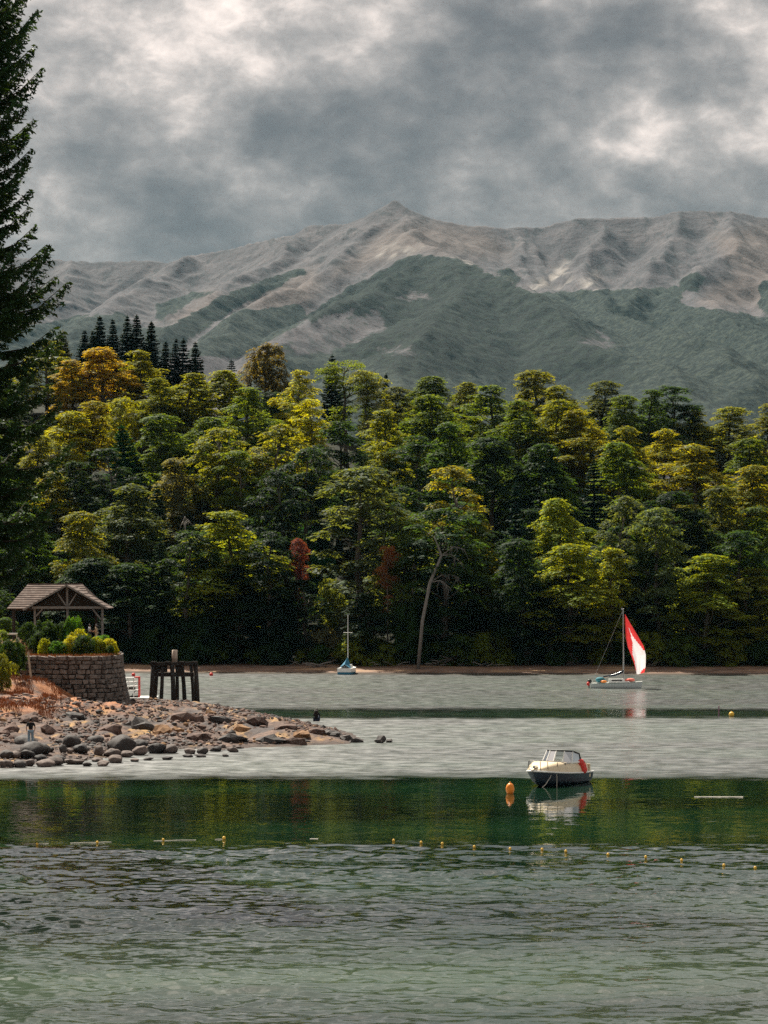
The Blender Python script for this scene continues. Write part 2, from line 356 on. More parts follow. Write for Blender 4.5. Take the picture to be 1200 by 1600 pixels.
def seg_mask(poly, soft):
    """signed soft mask of a polygon in picture-like angles"""
    x, y = PXm + 9 * fbm(MXg / 50, MYg / 80, 4, .6) + 10 * fbm(MXg / 220 + 9, MYg / 300, 2), PYm + 7 * fbm(MXg / 50 + 40, MYg / 80, 4, .6)
    ins = np.zeros(x.shape, bool); d = np.full(x.shape, 1e9); n = len(poly)
    for i in range(n):
        (x1, y1), (x2, y2) = poly[i], poly[(i + 1) % n]
        c = ((y1 > y) != (y2 > y)) & (x < (x2 - x1) * (y - y1) / (y2 - y1 + 1e-9) + x1); ins ^= c
        dx, dy = x2 - x1, y2 - y1; t = np.clip(((x - x1) * dx + (y - y1) * dy) / (dx * dx + dy * dy + 1e-9), 0, 1)
        d = np.minimum(d, np.hypot(x - x1 - t * dx, y - y1 - t * dy))
    return np.clip(0.5 + np.where(ins, d, -d) / soft, 0, 1)
forest_polys = [
    [(640, 402), (692, 402), (735, 415), (790, 440), (850, 468), (905, 500), (960, 535), (1040, 560), (1110, 620), (1300, 700), (300, 800), (380, 575), (440, 540), (500, 520), (560, 480), (480, 512), (478, 492), (540, 455), (600, 422)],
    [(470, 420), (480, 428), (420, 458), (360, 488), (300, 532), (230, 590), (100, 640), (100, 560), (180, 520), (270, 512), (330, 470), (400, 445)],
    [(352, 455), (300, 470), (255, 505), (238, 500), (240, 478), (300, 462)],
    [(470, 478), (440, 480), (370, 488), (330, 515), (290, 560), (380, 560), (450, 520), (480, 500)],
    [(835, 462), (880, 458), (960, 455), (1060, 450), (1070, 480), (1150, 490), (1200, 500), (1400, 520), (1400, 800), (1000, 700), (950, 530), (880, 490)],
    [(1060, 440), (1085, 428), (1102, 435), (1088, 458), (1062, 460)], [(1185, 450), (1215, 430), (1250, 500), (1190, 490)], [(775, 428), (800, 420), (817, 440), (805, 446)],
    [(-300, 560), (0, 520), (100, 500), (190, 490), (210, 520), (120, 600), (-300, 700)]]
forest = np.zeros(H.shape)
for p_ in forest_polys: forest = np.maximum(forest, seg_mask(p_, 10))
cloud_shade = np.maximum(seg_mask([(640, 402), (692, 402), (735, 415), (790, 440), (850, 475), (905, 510), (940, 545), (1000, 600), (900, 620), (760, 590), (640, 600), (540, 560), (480, 512), (478, 492), (540, 455), (600, 422)], 14), np.maximum(seg_mask(forest_polys[1], 12), seg_mask(forest_polys[5], 10)))  # forest darkened on the spur and gullies: cloud shadow put into the colour
clear = np.zeros(H.shape)
for p_ in [[(600, 470), (650, 452), (700, 470), (640, 480)], [(485, 505), (560, 490), (600, 480), (610, 520), (520, 560), (430, 560)], [(870, 535), (930, 525), (1000, 545), (940, 552)], [(580, 545), (640, 540), (650, 565), (590, 560)]]:
    clear = np.maximum(clear, seg_mask(p_, 22) * 0.6)
forest = np.clip(forest - clear, 0, 1)
tan = np.zeros(H.shape)  # scree tone; also paints the light patches between cloud shadows as colour
for p_ in [[(380, 478), (440, 440), (490, 418), (500, 450), (470, 480), (400, 490)], [(1110, 370), (1190, 350), (1260, 360), (1260, 480), (1190, 480), (1090, 475), (1120, 440), (1150, 420)], [(270, 500), (330, 455), (345, 470), (290, 512)], [(660, 350), (760, 358), (800, 400), (720, 400), (640, 395), (560, 420), (520, 430), (600, 360)]]:
    tan = np.maximum(tan, seg_mask(p_, 26))
pale = np.zeros(H.shape)
for p_ in [[(850, 430), (890, 410), (880, 450), (830, 452)], [(905, 440), (930, 425), (940, 455), (915, 462)], [(690, 402), (735, 412), (720, 420), (690, 416)], [(600, 385), (660, 380), (640, 400), (590, 402)]]:
    pale = np.maximum(pale, seg_mask(p_, 16) * sstep(-.25, .35, fbm(MXg / 30, MYg / 60, 3)))
H += forest * (9 * np.maximum(fbm(MXg / 22, MYg / 30, 3, .6), -.3) + 6)
def mountain_material():
    b = NB('mountain_rock_and_forest')
    p = b.pos(); n1 = b.noise(p, 0.012, 8, 0.62); n2 = b.noise(p, 0.05, 6, 0.65); n3 = b.noise(b.pos((1, .35, .5)), 0.03, 7, 0.65, 0.6)
    rock = b.ramp(n1, [(0.30, (0.052, 0.051, 0.058)), (0.5, (0.078, 0.073, 0.080)), (0.70, (0.108, 0.098, 0.103))])
    n5 = b.noise(b.pos((1, .5, 1)), 0.085, 5, 0.7); rock = b.mix(b.ramp(n5, [(0.42, 0.45), (0.50, 0.0)]), rock, (0.032, 0.035, 0.038)); rock = b.mix(b.ramp(n3, [(0.38, 0.7), (0.46, 0.0)]), rock, (0.03, 0.034, 0.038))
    rock = b.mix(b.math('MULTIPLY', b.attr('tan'), 0.5), rock, b.ramp(n2, [(0.3, (0.10, 0.08, 0.073)), (0.7, (0.185, 0.145, 0.126))]))
    rock = b.mix(b.attr('pale'), rock, (0.24, 0.22, 0.205))
    n4 = b.noise(p, 0.10, 4, 0.7)
    veg = b.ramp(b.math('ADD', b.math('MULTIPLY', n2, .5), b.math('MULTIPLY', n4, .5)), [(0.40, (0.003, 0.008, 0.008)), (0.5, (0.011, 0.019, 0.017)), (0.60, (0.032, 0.041, 0.032))])
    veg_shade = b.ramp(b.math('ADD', b.math('MULTIPLY', n2, .5), b.math('MULTIPLY', n4, .5)), [(0.40, (0.001, 0.004, 0.004)), (0.5, (0.004, 0.010, 0.008)), (0.60, (0.013, 0.022, 0.016))])  # darker copy of the forest colour, with the cloud shadow painted in
    veg = b.mix(b.attr('cloud_shade'), veg, veg_shade)
    f = b.ramp(b.math('ADD', b.attr('forest'), b.math('MULTIPLY', b.math('SUBTRACT', n2, 0.5), 0.9)), [(0.40, 0.0), (0.60, 1.0)])
    c = b.mix(f, rock, veg)
    h = b.math('ADD', b.math('MULTIPLY', n1, 45.0), b.math('MULTIPLY', n2, 12.0))
    return b.out(c, 0.95, b.bump(h, 0.25, 1.0), 0.1)
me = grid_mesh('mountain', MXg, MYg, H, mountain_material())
add_attr(me, 'forest', forest); add_attr(me, 'cloud_shade', cloud_shade); add_attr(me, 'tan', tan); add_attr(me, 'pale', pale)
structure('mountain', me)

# ---- wooded hill across the lake
CR = [(-2000, 20), (-300, 44), (0, 52), (100, 54), (210, 54), (330, 48), (450, 46), (560, 43), (700, 38), (850, 39), (1000, 38), (1080, 34), (1200, 34), (1600, 30), (3000, 12)]
SHORE = [(-3000, 350), (0, 348), (200, 347), (400, 344), (600, 341), (800, 340), (1000, 338), (1200, 338), (4000, 345)]
def shore_y(x):                                # waterline of the far shore
    pxs = 600 + np.asarray(x) / 345.0 * F
    return np.interp(pxs, [a for a, _ in SHORE], [b for _, b in SHORE]) + 0.8 * fbm(np.asarray(x) / 14.0, np.asarray(x) * 0 + 3, 3)
def hill_z(x, y, rough=True):
    x = np.asarray(x, float); y = np.asarray(y, float)
    cz = np.interp(600 + x / 470.0 * F, [a for a, _ in CR], [b for _, b in CR])
    d = y - shore_y(x)
    beach = np.where(d < 14, 0.062 * d, 0.87)
    t = np.clip((d - 15) / 135.0, 0, 1)
    z = beach + cz * (0.55 * t + 0.45 * t * t * (3 - 2 * t)) * np.where(d > 15, 1, 0)
    z = z - 0.12 * np.maximum(d - 190, 0)
    z = z + np.where(d > 18, 1, 0) * 1.6 * fbm(x / 25, y / 25, 3) * sstep(18, 40, d) + 0.10 * fbm(x / 3.1, y / 2.2, 3) * sstep(1, 5, d)
    return np.maximum(z, -3.0)
hx = np.concatenate([np.arange(-900, -130, 30), np.arange(-130, 130, 1.25), np.arange(130, 930, 30)])
hy = np.concatenate([np.arange(330, 362, 0.7), np.arange(362, 560, 4), np.arange(560, 800, 20)])
HX, HY = np.meshgrid(hx, hy)
def hill_material():
    b = NB('hillside_earth_and_beach'); p = b.pos(); sp = b.n('ShaderNodeSeparateXYZ'); b.l(b.n('ShaderNodeNewGeometry').outputs['Position'], sp.inputs[0])
    n1 = b.noise(p, 0.35, 6, 0.65); n2 = b.noise(b.pos((0.07, .2, .2)), 1.0, 4, 0.6)
    sand = b.ramp(n1, [(0.3, (0.10, 0.065, 0.05)), (0.5, (0.19, 0.125, 0.095)), (0.7, (0.30, 0.20, 0.145))])
    sand = b.mix(b.ramp(n2, [(0.52, 0.0), (0.62, 0.8)]), sand, (0.36, 0.235, 0.14))
    wet = b.ramp(sp.outputs['Z'], [(0.0, 1.0), (0.16, 0.9), (0.24, 0.0)])
    sand = b.mix(wet, sand, (0.045, 0.04, 0.033))
    soil = b.ramp(n1, [(0.35, (0.010, 0.012, 0.008)), (0.65, (0.028, 0.030, 0.016))])
    z = b.math('ADD', sp.outputs['Z'], b.math('MULTIPLY', b.math('SUBTRACT', n1, 0.5), 0.5))
    c = b.mix(b.ramp(b.math('DIVIDE', z, 10.0), [(0.085, 0.0), (0.12, 1.0)]), sand, soil)
    return b.out(c, 0.95, b.bump(n1, 0.6, 0.15), 0.15)
structure('wooded_hill', grid_mesh('wooded_hill', HX, HY, hill_z(HX, HY), hill_material()))

# ---- near shore: rocky point on the left
def W(px, Y): return ((px - 600) / F * Y, Y)
poly = [(-19.4, 60), (-19.2, 100), (-19.3, 110), (-22.0, 122), (-25.4, 143)] + [tuple(G(*q)[:2]) for q in
        [(0, 1199), (40, 1198), (62, 1193), (120, 1190), (165, 1184), (200, 1177), (240, 1173), (300, 1170), (345, 1172), (400, 1168), (430, 1167), (500, 1164), (545, 1162), (566, 1157), (552, 1148), (525, 1139), (470, 1127), (400, 1113), (318, 1103), (232, 1101)]] + [(-27.5, 252), (-30, 262), (-42, 290), (-70, 306), (-160, 318), (-160, 60)]
def poly_sd(x, y, pl):
    ins = np.zeros(x.shape, bool); d = np.full(x.shape, 1e9); n = len(pl)
    for i in range(n):
        (x1, y1), (x2, y2) = pl[i], pl[(i + 1) % n]
        ins ^= ((y1 > y) != (y2 > y)) & (x < (x2 - x1) * (y - y1) / (y2 - y1 + 1e-9) + x1)
        dx, dy = x2 - x1, y2 - y1; t = np.clip(((x - x1) * dx + (y - y1) * dy) / (dx * dx + dy * dy), 0, 1)
        d = np.minimum(d, np.hypot(x - x1 - t * dx, y - y1 - t * dy))
    return np.where(ins, d, -d)
CT = [(W(0, 158), .45), (W(100, 163), .5), (W(200, 172), .5), (W(300, 178), .45), (W(0, 178), 1.1), (W(100, 182), 1.0), (W(200, 188), .9), (W(300, 195), 1.1), (W(0, 195), 2.3), (W(50, 203), 2.8), (W(25, 210), 4.0),
      (W(85, 206), 2.2), (W(130, 208), 1.5), (W(195, 213), .95), (W(0, 212), 4.6), (W(-40, 216), 5.6), ((-60, 200), 4.5), ((-60, 160), 2.4), ((-50, 215), 5.7), (W(300, 222), .9), (W(250, 225), .85), (W(400, 190), .9), (W(400, 210), .9),
      (W(470, 188), .95), (W(470, 200), .8), (W(510, 185), .75), (W(545, 182), .5), (W(100, 240), 4.8), (W(40, 232), 5.2), ((-60, 270), 6), (W(240, 238), .5), (W(190, 246), 1.5), ((-21, 110), 1.3), ((-32, 130), 2.3), ((-34, 160), 1.9), ((-120, 150), 7), ((-120, 250), 9), ((-24, 70), 1.2), ((-60, 80), 5)]
def point_z(x, y, detail=True):
    x = np.asarray(x, float); y = np.asarray(y, float)
    num = 0; den = 0
    for (cx, cy), cz in CT:
        w = 1.0 / (((x - cx) ** 2 + ((y - cy) * 0.7) ** 2) + 4.0) ** 2; num = num + w * cz; den = den + w
    z = num / den
    sd = poly_sd(x + 0.5 * fbm(x / 2, y / 2, 3), y + 1.2 * fbm(x / 3 + 20, y / 3, 3), poly)
    out = np.where(sd > 0, np.minimum(z, 0.02 + 0.16 * sd), 0.12 * sd)
    if detail:
        rock = sstep(2, 7, sd) * (0.25 + 0.75 * sstep(-31, -26, x)) * (1 - 0.75 * sstep(205, 214, y) * sstep(-22, -27, x))
        rock = np.maximum(rock, 0.35 * sstep(1, 4, sd))
        far_left = sstep(-34, -29, x) * 0.8 + 0.2
        out = out + rock * far_left * (0.85 * (ridged(x / 4.2 + y / 16, y / 7.5, 4, .55) - 0.55) + 0.22 * fbm(x / 0.9, y / 1.4, 3, .6))
    return np.where(sd > 0, np.maximum(out, 0.01), np.minimum(out, -0.02))
nx = np.concatenate([np.arange(-160, -46, 6), np.arange(-46, 1.0, 0.33)]); ny = np.concatenate([np.arange(60, 140, 3), np.arange(140, 256, 0.42), np.arange(256, 330, 4)])
NX, NY = np.meshgrid(nx, ny); NZ = point_z(NX, NY)
def point_material():
    b = NB('rocky_shore'); p = b.pos(); sp = b.n('ShaderNodeSeparateXYZ'); b.l(b.n('ShaderNodeNewGeometry').outputs['Position'], sp.inputs[0])
    n1 = b.noise(p, 0.9, 7, 0.66); n2 = b.noise(b.pos((0.22, 0.14, .5)), 1.0, 4, 0.6); n3 = b.noise(b.pos((0.3, .17, .4)), 1.3, 5, 0.6, .4)
    c = b.ramp(n1, [(0.33, (0.03, 0.024, 0.022)), (0.45, (0.068, 0.043, 0.035)), (0.56, (0.115, 0.073, 0.056)), (0.70, (0.19, 0.125, 0.096))])
    c = b.mix(b.ramp(n2, [(0.40, 0.75), (0.50, 0.0)]), c, (0.055, 0.05, 0.052))
    c = b.mix(b.ramp(n3, [(0.55, 0.0), (0.66, 0.85)]), c, (0.34, 0.20, 0.075))
    rust = b.math('MULTIPLY', b.ramp(b.math('DIVIDE', sp.outputs['Z'], 6.0), [(0.20, 0.0), (0.34, 1.0)]), b.ramp(b.noise(p, 0.35, 5, .65), [(0.40, 0.0), (0.56, 1.0)]))
    c = b.mix(rust, c, b.ramp(n1, [(0.35, (0.20, 0.065, 0.022)), (0.65, (0.36, 0.16, 0.07))]))
    wet = b.ramp(sp.outputs['Z'], [(0.0, 1.0), (0.10, 0.85), (0.24, 0.0)])
    c = b.mix(b.math('MULTIPLY', wet, 0.75), c, (0.035, 0.026, 0.022))
    return b.out(c, 0.85, b.bump(b.math('ADD', n1, b.math('MULTIPLY', n2, .4)), 0.9, 0.35), 0.25)
structure('rocky_point', grid_mesh('rocky_point', NX, NY, NZ, point_material()))

# ---- the air between here and the mountain
def haze():
    b = NB('hazy_air'); v = b.n('ShaderNodeVolumePrincipled'); v.inputs['Color'].default_value = (0.36, 0.74, 0.97, 1); v.inputs['Density'].default_value = HAZE
    v.inputs['Anisotropy'].default_value = 0.0
    o = b.n('ShaderNodeOutputMaterial'); b.l(v.outputs[0], o.inputs['Volume'])
    mb = MB(); mb.box((0, 3900, 640), (19000, 10400, 1320)); me = mb.mesh('haze', b.mat)
    h = link('haze', me); h['kind'] = 'stuff'
HAZE = 1.2e-5
haze()
# ================================================================ TREES
def leaf_material(name, trans=0.35, vary=0.45):
    b = NB(name); oi = b.n('ShaderNodeObjectInfo'); a = b.attr('leaf')
    v = b.math('ADD', 1.0 - vary * 0.55, b.math('MULTIPLY', a, vary * 1.1))
    n = b.noise(b.pos(), 0.5, 3, 0.5)
    v = b.math('MULTIPLY', v, b.math('ADD', 0.65, b.math('MULTIPLY', n, 0.7)))
    hsv = b.n('ShaderNodeHueSaturation'); b.l(oi.outputs['Color'], hsv.inputs['Color']); b.l(v, hsv.inputs['Value'])
    b.l(b.math('ADD', 0.475, b.math('MULTIPLY', a, 0.05)), hsv.inputs['Hue'])
    pr = b.n('ShaderNodeBsdfPrincipled'); b.l(b.mix(1.0, hsv.outputs[0], (.36, .50, .62), 'MULTIPLY'), pr.inputs['Base Color']); pr.inputs['Roughness'].default_value = 0.55; pr.inputs['Specular IOR Level'].default_value = 0.06
    tr = b.n('ShaderNodeBsdfTranslucent'); b.l(b.mix(1.0, hsv.outputs[0], (1.5, 1.5, 0.40), 'MULTIPLY'), tr.inputs['Color'])
    mx = b.n('ShaderNodeMixShader'); mx.inputs[0].default_value = trans; b.l(pr.outputs[0], mx.inputs[1]); b.l(tr.outputs[0], mx.inputs[2])
    o = b.n('ShaderNodeOutputMaterial'); b.l(mx.outputs[0], o.inputs['Surface']); return b.mat
M_leaf = leaf_material('leaves', 0.45); M_needle = leaf_material('needles', 0.12, 0.5)
M_bark = plain('bark_grey', (0.115, 0.10, 0.088), 0.9, 0.4, 2.0, 0.1, bump=0.6, stretch=(3, 3, .5))
M_bark_dark = plain('bark_dark', (0.05, 0.04, 0.033), 0.95, 0.4, 3.0, 0.1, bump=0.6, stretch=(3, 3, .5))
M_dead = plain('dead_wood', (.19, .175, .16), 0.85, 0.3, 2.5, 0.15, bump=0.5, stretch=(2, 2, .6))

def orient_quads(c, nrm, axis, L, Wd, bend=None):
    """leaf sprays: kite shaped quads at centres c with normal nrm and long axis"""
    nrm = nrm / (np.linalg.norm(nrm, axis=1, keepdims=True) + 1e-9)
    axis = axis - nrm * np.sum(axis * nrm, 1, keepdims=True); axis /= (np.linalg.norm(axis, axis=1, keepdims=True) + 1e-9)
    side = np.cross(nrm, axis); L = L[:, None]; Wd = Wd[:, None]
    return np.stack([c - axis * L * .5, c + side * Wd * .5 + axis * L * .05, c + axis * L * .5 - nrm * L * .10, c - side * Wd * .5 + axis * L * .05], 1)
def pad_leaves(rs, c, pr, th, n, L, up=0.75, rough=0.3):
    """one flattened foliage pad, densest at its upper skin and lobed rim"""
    a = rs.uniform(0, 2 * np.pi, n); ph = rs.uniform(0, 6.28, 3)
    lob = 1 + 0.22 * np.sin(3 * a + ph[0]) + 0.16 * np.sin(5 * a + ph[1]) + 0.10 * np.sin(9 * a + ph[2])
    r = np.sqrt(rs.uniform(0, 1, n)) * lob
    dome = np.sqrt(np.clip(1 - (r / 1.3) ** 2, 0, 1))
    z = th * (dome - 0.55) - 0.18 * pr * r ** 2 * 0.6 + rs.normal(0, .10 * th + .05, n) - th * .9 * (rs.uniform(0, 1, n) ** 4)
    pos = np.stack([c[0] + pr * r * np.cos(a), c[1] + pr * r * np.sin(a), c[2] + z], 1)
    rad = np.stack([np.cos(a), np.sin(a), np.zeros(n)], 1)
    nrm = np.array([0, 0, up]) + rad * (0.35 * r)[:, None] + rs.normal(0, rough, (n, 3))
    ax = rad * 0.8 + rs.normal(0, .55, (n, 3)) * [1, 1, .4] + np.array([0, 0, -.15])
    Ls = L * rs.uniform(.6, 1.35, n)
    return orient_quads(pos, nrm, ax, Ls, Ls * rs.uniform(.45, .75, n))
def limb(mb, a, c, r0, r1, rs, sag=0.12, n=5):
    a = np.array(a, float); c = np.array(c, float); L = np.linalg.norm(c - a); pts = []; rr = []
    for i in range(5):
        t = i / 4; p = a + (c - a) * t; p[2] += -math.sin(t * math.pi) * sag * L; p[:2] += rs.normal(0, .03 * L, 2) * (0 < i < 4)
        pts.append(p); rr.append(r0 + (r1 - r0) * t)
    mb.tube(pts, rr, n)
def make_beech(seed, Ht=24.0, Rm=5.2, base=0.16, prof='dome', npads=64, pr=(1.0, 2.0), L=0.42, dens=15.0, th=0.55, lean=0.0, up=0.75, rough=0.3):
    rs = np.random.RandomState(seed); Q = []; mb = MB()
    nseg = 7; tr = []
    for i in range(nseg):
        t = i / (nseg - 1); tr.append((rs.normal(0, .12) * t * 2 + lean * t * t * 3, rs.normal(0, .12) * t * 2, Ht * .93 * t))
    mb.tube(tr, [max(.05, .42 * (1 - .86 * i / (nseg - 1)) * (1.35 if i == 0 else 1)) for i in range(nseg)], 8)
    def trunk_at(z):
        t = min(max(z / (Ht * .93), 0), 1) * (nseg - 1); i = min(int(t), nseg - 2); f = t - i
        return np.array(tr[i]) * (1 - f) + np.array(tr[i + 1]) * f
    lobes = rs.uniform(.72, 1.18, 7)
    for k in range(npads):
        t = (k + rs.uniform(0, 1)) / npads
        if prof == 'dome': env = math.sqrt(max(0, 1 - ((t - .42) / .60) ** 2)) if t > .42 else .62 + .38 * (t / .42)
        elif prof == 'column': env = (min(1, (t / .18) ** .5) if t < .18 else 1.0) * (1 if t < .7 else math.sqrt(max(0.02, 1 - ((t - .7) / .32) ** 2)))
        elif prof == 'umbrella': env = 1.0 if t > .45 else .55
        elif prof == 'round': env = math.sqrt(max(0.03, 1 - ((t - .5) / .52) ** 2))
        else: env = (1 - t) ** .75 + .08
        z = Ht * (base + (1 - base) * t * .97)
        a = rs.uniform(0, 2 * np.pi); e = Rm * env * lobes[int(a / (2 * np.pi) * 7) % 7]
        d = e * rs.uniform(.15, 1.0) ** .55; p = pr[0] + (pr[1] - pr[0]) * rs.uniform(0, 1)
        if prof == 'umbrella' and t < .45 and rs.rand() < .72: continue
        d = max(0, d - p * .45)
        tz = trunk_at(z); c = np.array([tz[0] + d * math.cos(a), tz[1] + d * math.sin(a), min(z, Ht - .2)])
        Q.append(pad_leaves(rs, c, p, th * p * rs.uniform(.7, 1.2), int(dens * p * p * math.pi * rs.uniform(.75, 1.15)), L, up, rough))
        if d > .8 and rs.rand() < .7:
            b0 = trunk_at(max(0.1 * Ht, z - d * rs.uniform(.35, .8))); limb(mb, b0, c - [0, 0, .12], .035 + .02 * d, .02, rs, -.05)
    return np.concatenate(Q), mb
def make_clumpy(seed, Ht=24.0, Rm=5.2, base=0.16, prof='dome', ncl=13, cr=(1.8, 2.9), L=0.34, spray=0.62, squash=0.78, dens=1.0, lean=0.0, flat=0.55):
    """crown of rounded leaf masses, each skinned with overlapping drooping sprays"""
    rs = np.random.RandomState(seed); Q = []; mb = MB(); nseg = 7; tr = []
    for i in range(nseg):
        t = i / (nseg - 1); tr.append((rs.normal(0, .14) * t * 2 + lean * t * t * 3, rs.normal(0, .14) * t * 2, Ht * .9 * t))
    mb.tube(tr, [max(.05, .45 * (1 - .86 * i / (nseg - 1)) * (1.35 if i == 0 else 1)) * min(1, Ht / 16) for i in range(nseg)], 8)
    def trunk_at(z):
        t = min(max(z / (Ht * .9), 0), 1) * (nseg - 1); i = min(int(t), nseg - 2); f = t - i
        return np.array(tr[i]) * (1 - f) + np.array(tr[i + 1]) * f
    cl = []
    ga = rs.uniform(0, 6.28)
    for k in range(ncl):
        t = (k + .5 + rs.uniform(-.35, .35)) / ncl
        if prof == 'dome': env = max(.10, 1 - ((t - .34) / .68) ** 1.5) if t > .34 else .66 + .34 * (t / .34)
        elif prof == 'column': env = (.72 + .28 * min(1, t / .3)) * (1 if t < .66 else math.sqrt(max(0.02, 1 - ((t - .66) / .36) ** 2)))
        else: env = math.sqrt(max(0.03, 1 - ((t - .45) / .57) ** 2))
        r = (cr[0] + (cr[1] - cr[0]) * rs.uniform(0, 1)) * (1.0 if t < .75 else .82)
        ga += 2.4 + rs.normal(0, .5); d = max(0, Rm * env * rs.uniform(.8, 1.1) - r * .85)
        z = Ht * base + (Ht * (1 - base)) * t; z = min(z, Ht - r * squash * .92); tz = trunk_at(z)
        cl.append((np.array([tz[0] + d * math.cos(ga), tz[1] + d * math.sin(ga), z]), r, d))
    cl.append((np.array([*trunk_at(Ht - cr[0])[:2], Ht - cr[0] * squash]), cr[0], 0))
    for ci, (c, r, d) in enumerate(cl):
        ns = int(dens * 3.1 * math.pi * r * r / (spray * spray * 1.15)); lob = rs.uniform(0, 6.28, 3)
        a = rs.uniform(0, 6.28, ns); se = rs.uniform(-.45, 1.0, ns); ce = np.sqrt(np.clip(1 - se * se, 0, 1))
        rr = r * (1 + .13 * np.sin(3 * a + lob[0]) + .10 * np.sin(5 * a + lob[1]) + .10 * np.sin(6 * se + lob[2])) * rs.uniform(.72, 1.16, ns)
        p = c + np.stack([ce * np.cos(a), ce * np.sin(a), se * squash], 1) * rr[:, None]
        ok = (se > -.1) | (rs.rand(ns) > .35)
        for cj, (c2, r2, _) in enumerate(cl):
            if cj != ci: ok &= np.sum(((p - c2) / [1, 1, squash]) ** 2, 1) > (r2 * .72) ** 2
        p, a, se, ce = p[ok], a[ok], se[ok], ce[ok]; m_ = len(p); n = 15
        if m_:
            outv = np.stack([np.cos(a), np.sin(a), 0 * a], 1); nrm = outv * ((1 - flat) * ce)[:, None] + np.array([0, 0, 1.0]) * (flat + np.maximum(se, 0) * .5)[:, None] + rs.normal(0, .12, (m_, 3)); nrm /= np.linalg.norm(nrm, axis=1, keepdims=True)
            ax = outv - nrm * np.sum(outv * nrm, 1, keepdims=True); ax /= np.linalg.norm(ax, axis=1, keepdims=True) + 1e-9; sv = np.cross(nrm, ax)
            u = rs.uniform(-.9, 1.0, (m_, n, 1)); w = rs.uniform(-1, 1, (m_, n, 1)) * (1 - .55 * np.maximum(u, 0))
            pos = p[:, None] + ax[:, None] * u * spray + sv[:, None] * w * spray * .75 + nrm[:, None] * rs.normal(0, .06, (m_, n, 1)) - np.array([0, 0, .16]) * np.maximum(u, 0) ** 2 * spray
            axs = ax[:, None] * .7 + sv[:, None] * w * .6 + rs.normal(0, .3, (m_, n, 3)); Ls = L * rs.uniform(.65, 1.35, m_ * n)
            Q.append(orient_quads(pos.reshape(-1, 3), (nrm[:, None] + rs.normal(0, .28, (m_, n, 3))).reshape(-1, 3), axs.reshape(-1, 3), Ls, Ls * rs.uniform(.45, .75, m_ * n)))
        if d > .5:
            b0 = trunk_at(max(0.08 * Ht, c[2] - d * rs.uniform(.5, 1.0) - r * .5)); limb(mb, b0, c, .05 + .02 * d, .03, rs, -.06)
    return np.concatenate(Q), mb
def make_spruce(seed, Ht=20.0, Rm=3.0, n_whorl=30, base=0.08, dens=1.0, droop=0.25, tipup=0.10, L=0.34):
    rs = np.random.RandomState(seed); Q = []; mb = MB()
    mb.tube([(0, 0, 0), (rs.normal(0, .05), rs.normal(0, .05), Ht * .5), (0, 0, Ht * .985)], [.02 * Ht * .75, .011 * Ht, .02], 8)
    for w in range(n_whorl):
        t = (w + rs.uniform(-.3, .3)) / n_whorl; z = Ht * (base + (1 - base) * max(0, t)); R0 = Rm * (1 - max(0, t)) ** .68 * rs.uniform(.78, 1.12) + .12
        nb = 7 if t < .7 else 5; a0 = rs.uniform(0, 6.28)
        for k in range(nb):
            a = a0 + 2 * np.pi * k / nb + rs.normal(0, .18); R1 = R0 * rs.uniform(.72, 1.12)
            n = max(6, int(dens * (10 + 26 * R1))); s = rs.uniform(.06, 1, n) ** .8
            w2 = .34 * R1 * (1 - s * .75) + .06; lat = rs.uniform(-1, 1, n) * w2
            zz = z - droop * R1 * s + (tipup + droop * .55) * R1 * s ** 2.4 + rs.normal(0, .05, n) - .18 * np.abs(lat)
            rad = np.array([math.cos(a), math.sin(a), 0]); per = np.array([-math.sin(a), math.cos(a), 0])
            pos = rad * (s * R1)[:, None] + per * lat[:, None]; pos[:, 2] = zz
            ax = rad * .75 + per * np.sign(lat)[:, None] * .6 + rs.normal(0, .25, (n, 3)) + np.array([0, 0, -.15])
            nrm = np.array([0, 0, 1.0]) + rs.normal(0, .45, (n, 3))
            Ls = L * rs.uniform(.7, 1.4, n); Q.append(orient_quads(pos, nrm, ax, Ls, Ls * .42))
            if k % 2 == 0: mb.tube([(0, 0, z), rad * R1 * .55 + np.array([0, 0, z - droop * R1 * .4])], [.03 + .008 * R1, .012], 4)
    top = np.array([[rs.normal(0, .06), rs.normal(0, .06), Ht - i * .05] for i in range(14)])
    Q.append(orient_quads(top, rs.normal(0, 1, (14, 3)), np.tile([0, 0, 1.0], (14, 1)), np.full(14, L), np.full(14, L * .35)))
    return np.concatenate(Q), mb
def crown_mesh(name, Q, mat, seed=0):
    me = quad_mesh(name, Q, mat); rs = np.random.RandomState(seed + 99)
    add_attr(me, 'leaf', rs.uniform(0, 1, len(Q)), 'FACE'); return me
PROTO = {}
def proto(kind, Ht, Rm, qm, leafmat=M_leaf, bark=M_bark):
    q, mb = qm; i = len(PROTO.setdefault(kind, []))
    PROTO[kind].append((Ht, Rm, mb.mesh('trunk_' + kind, bark, True), crown_mesh('crown_' + kind, q, leafmat, i)))
for s in range(5): proto('beech', 24, 5.4, make_clumpy(10 + s, 24, 5.4, .18, 'dome', 25, (1.1, 2.7), squash=.58, flat=.68, lean=.35 * (s - 2)))
for s in range(4): proto('column', 26, 3.8, make_clumpy(30 + s, 26, 3.9, .10, 'column', 26, (1.0, 2.2), squash=.68, flat=.62, lean=.2 * (s - 1.5)))
for s in range(2): proto('umbrella', 24, 5.0, make_beech(50 + s, 24, 5.0, .42, 'umbrella', 46, (1.3, 2.3), L=.36, dens=26, th=.42, up=1.0, rough=.24))
for s in range(3): proto('round', 14, 4.6, make_clumpy(70 + s, 14, 4.6, .14, 'round', 15, (1.4, 2.2), L=.30, spray=.5, squash=.95))
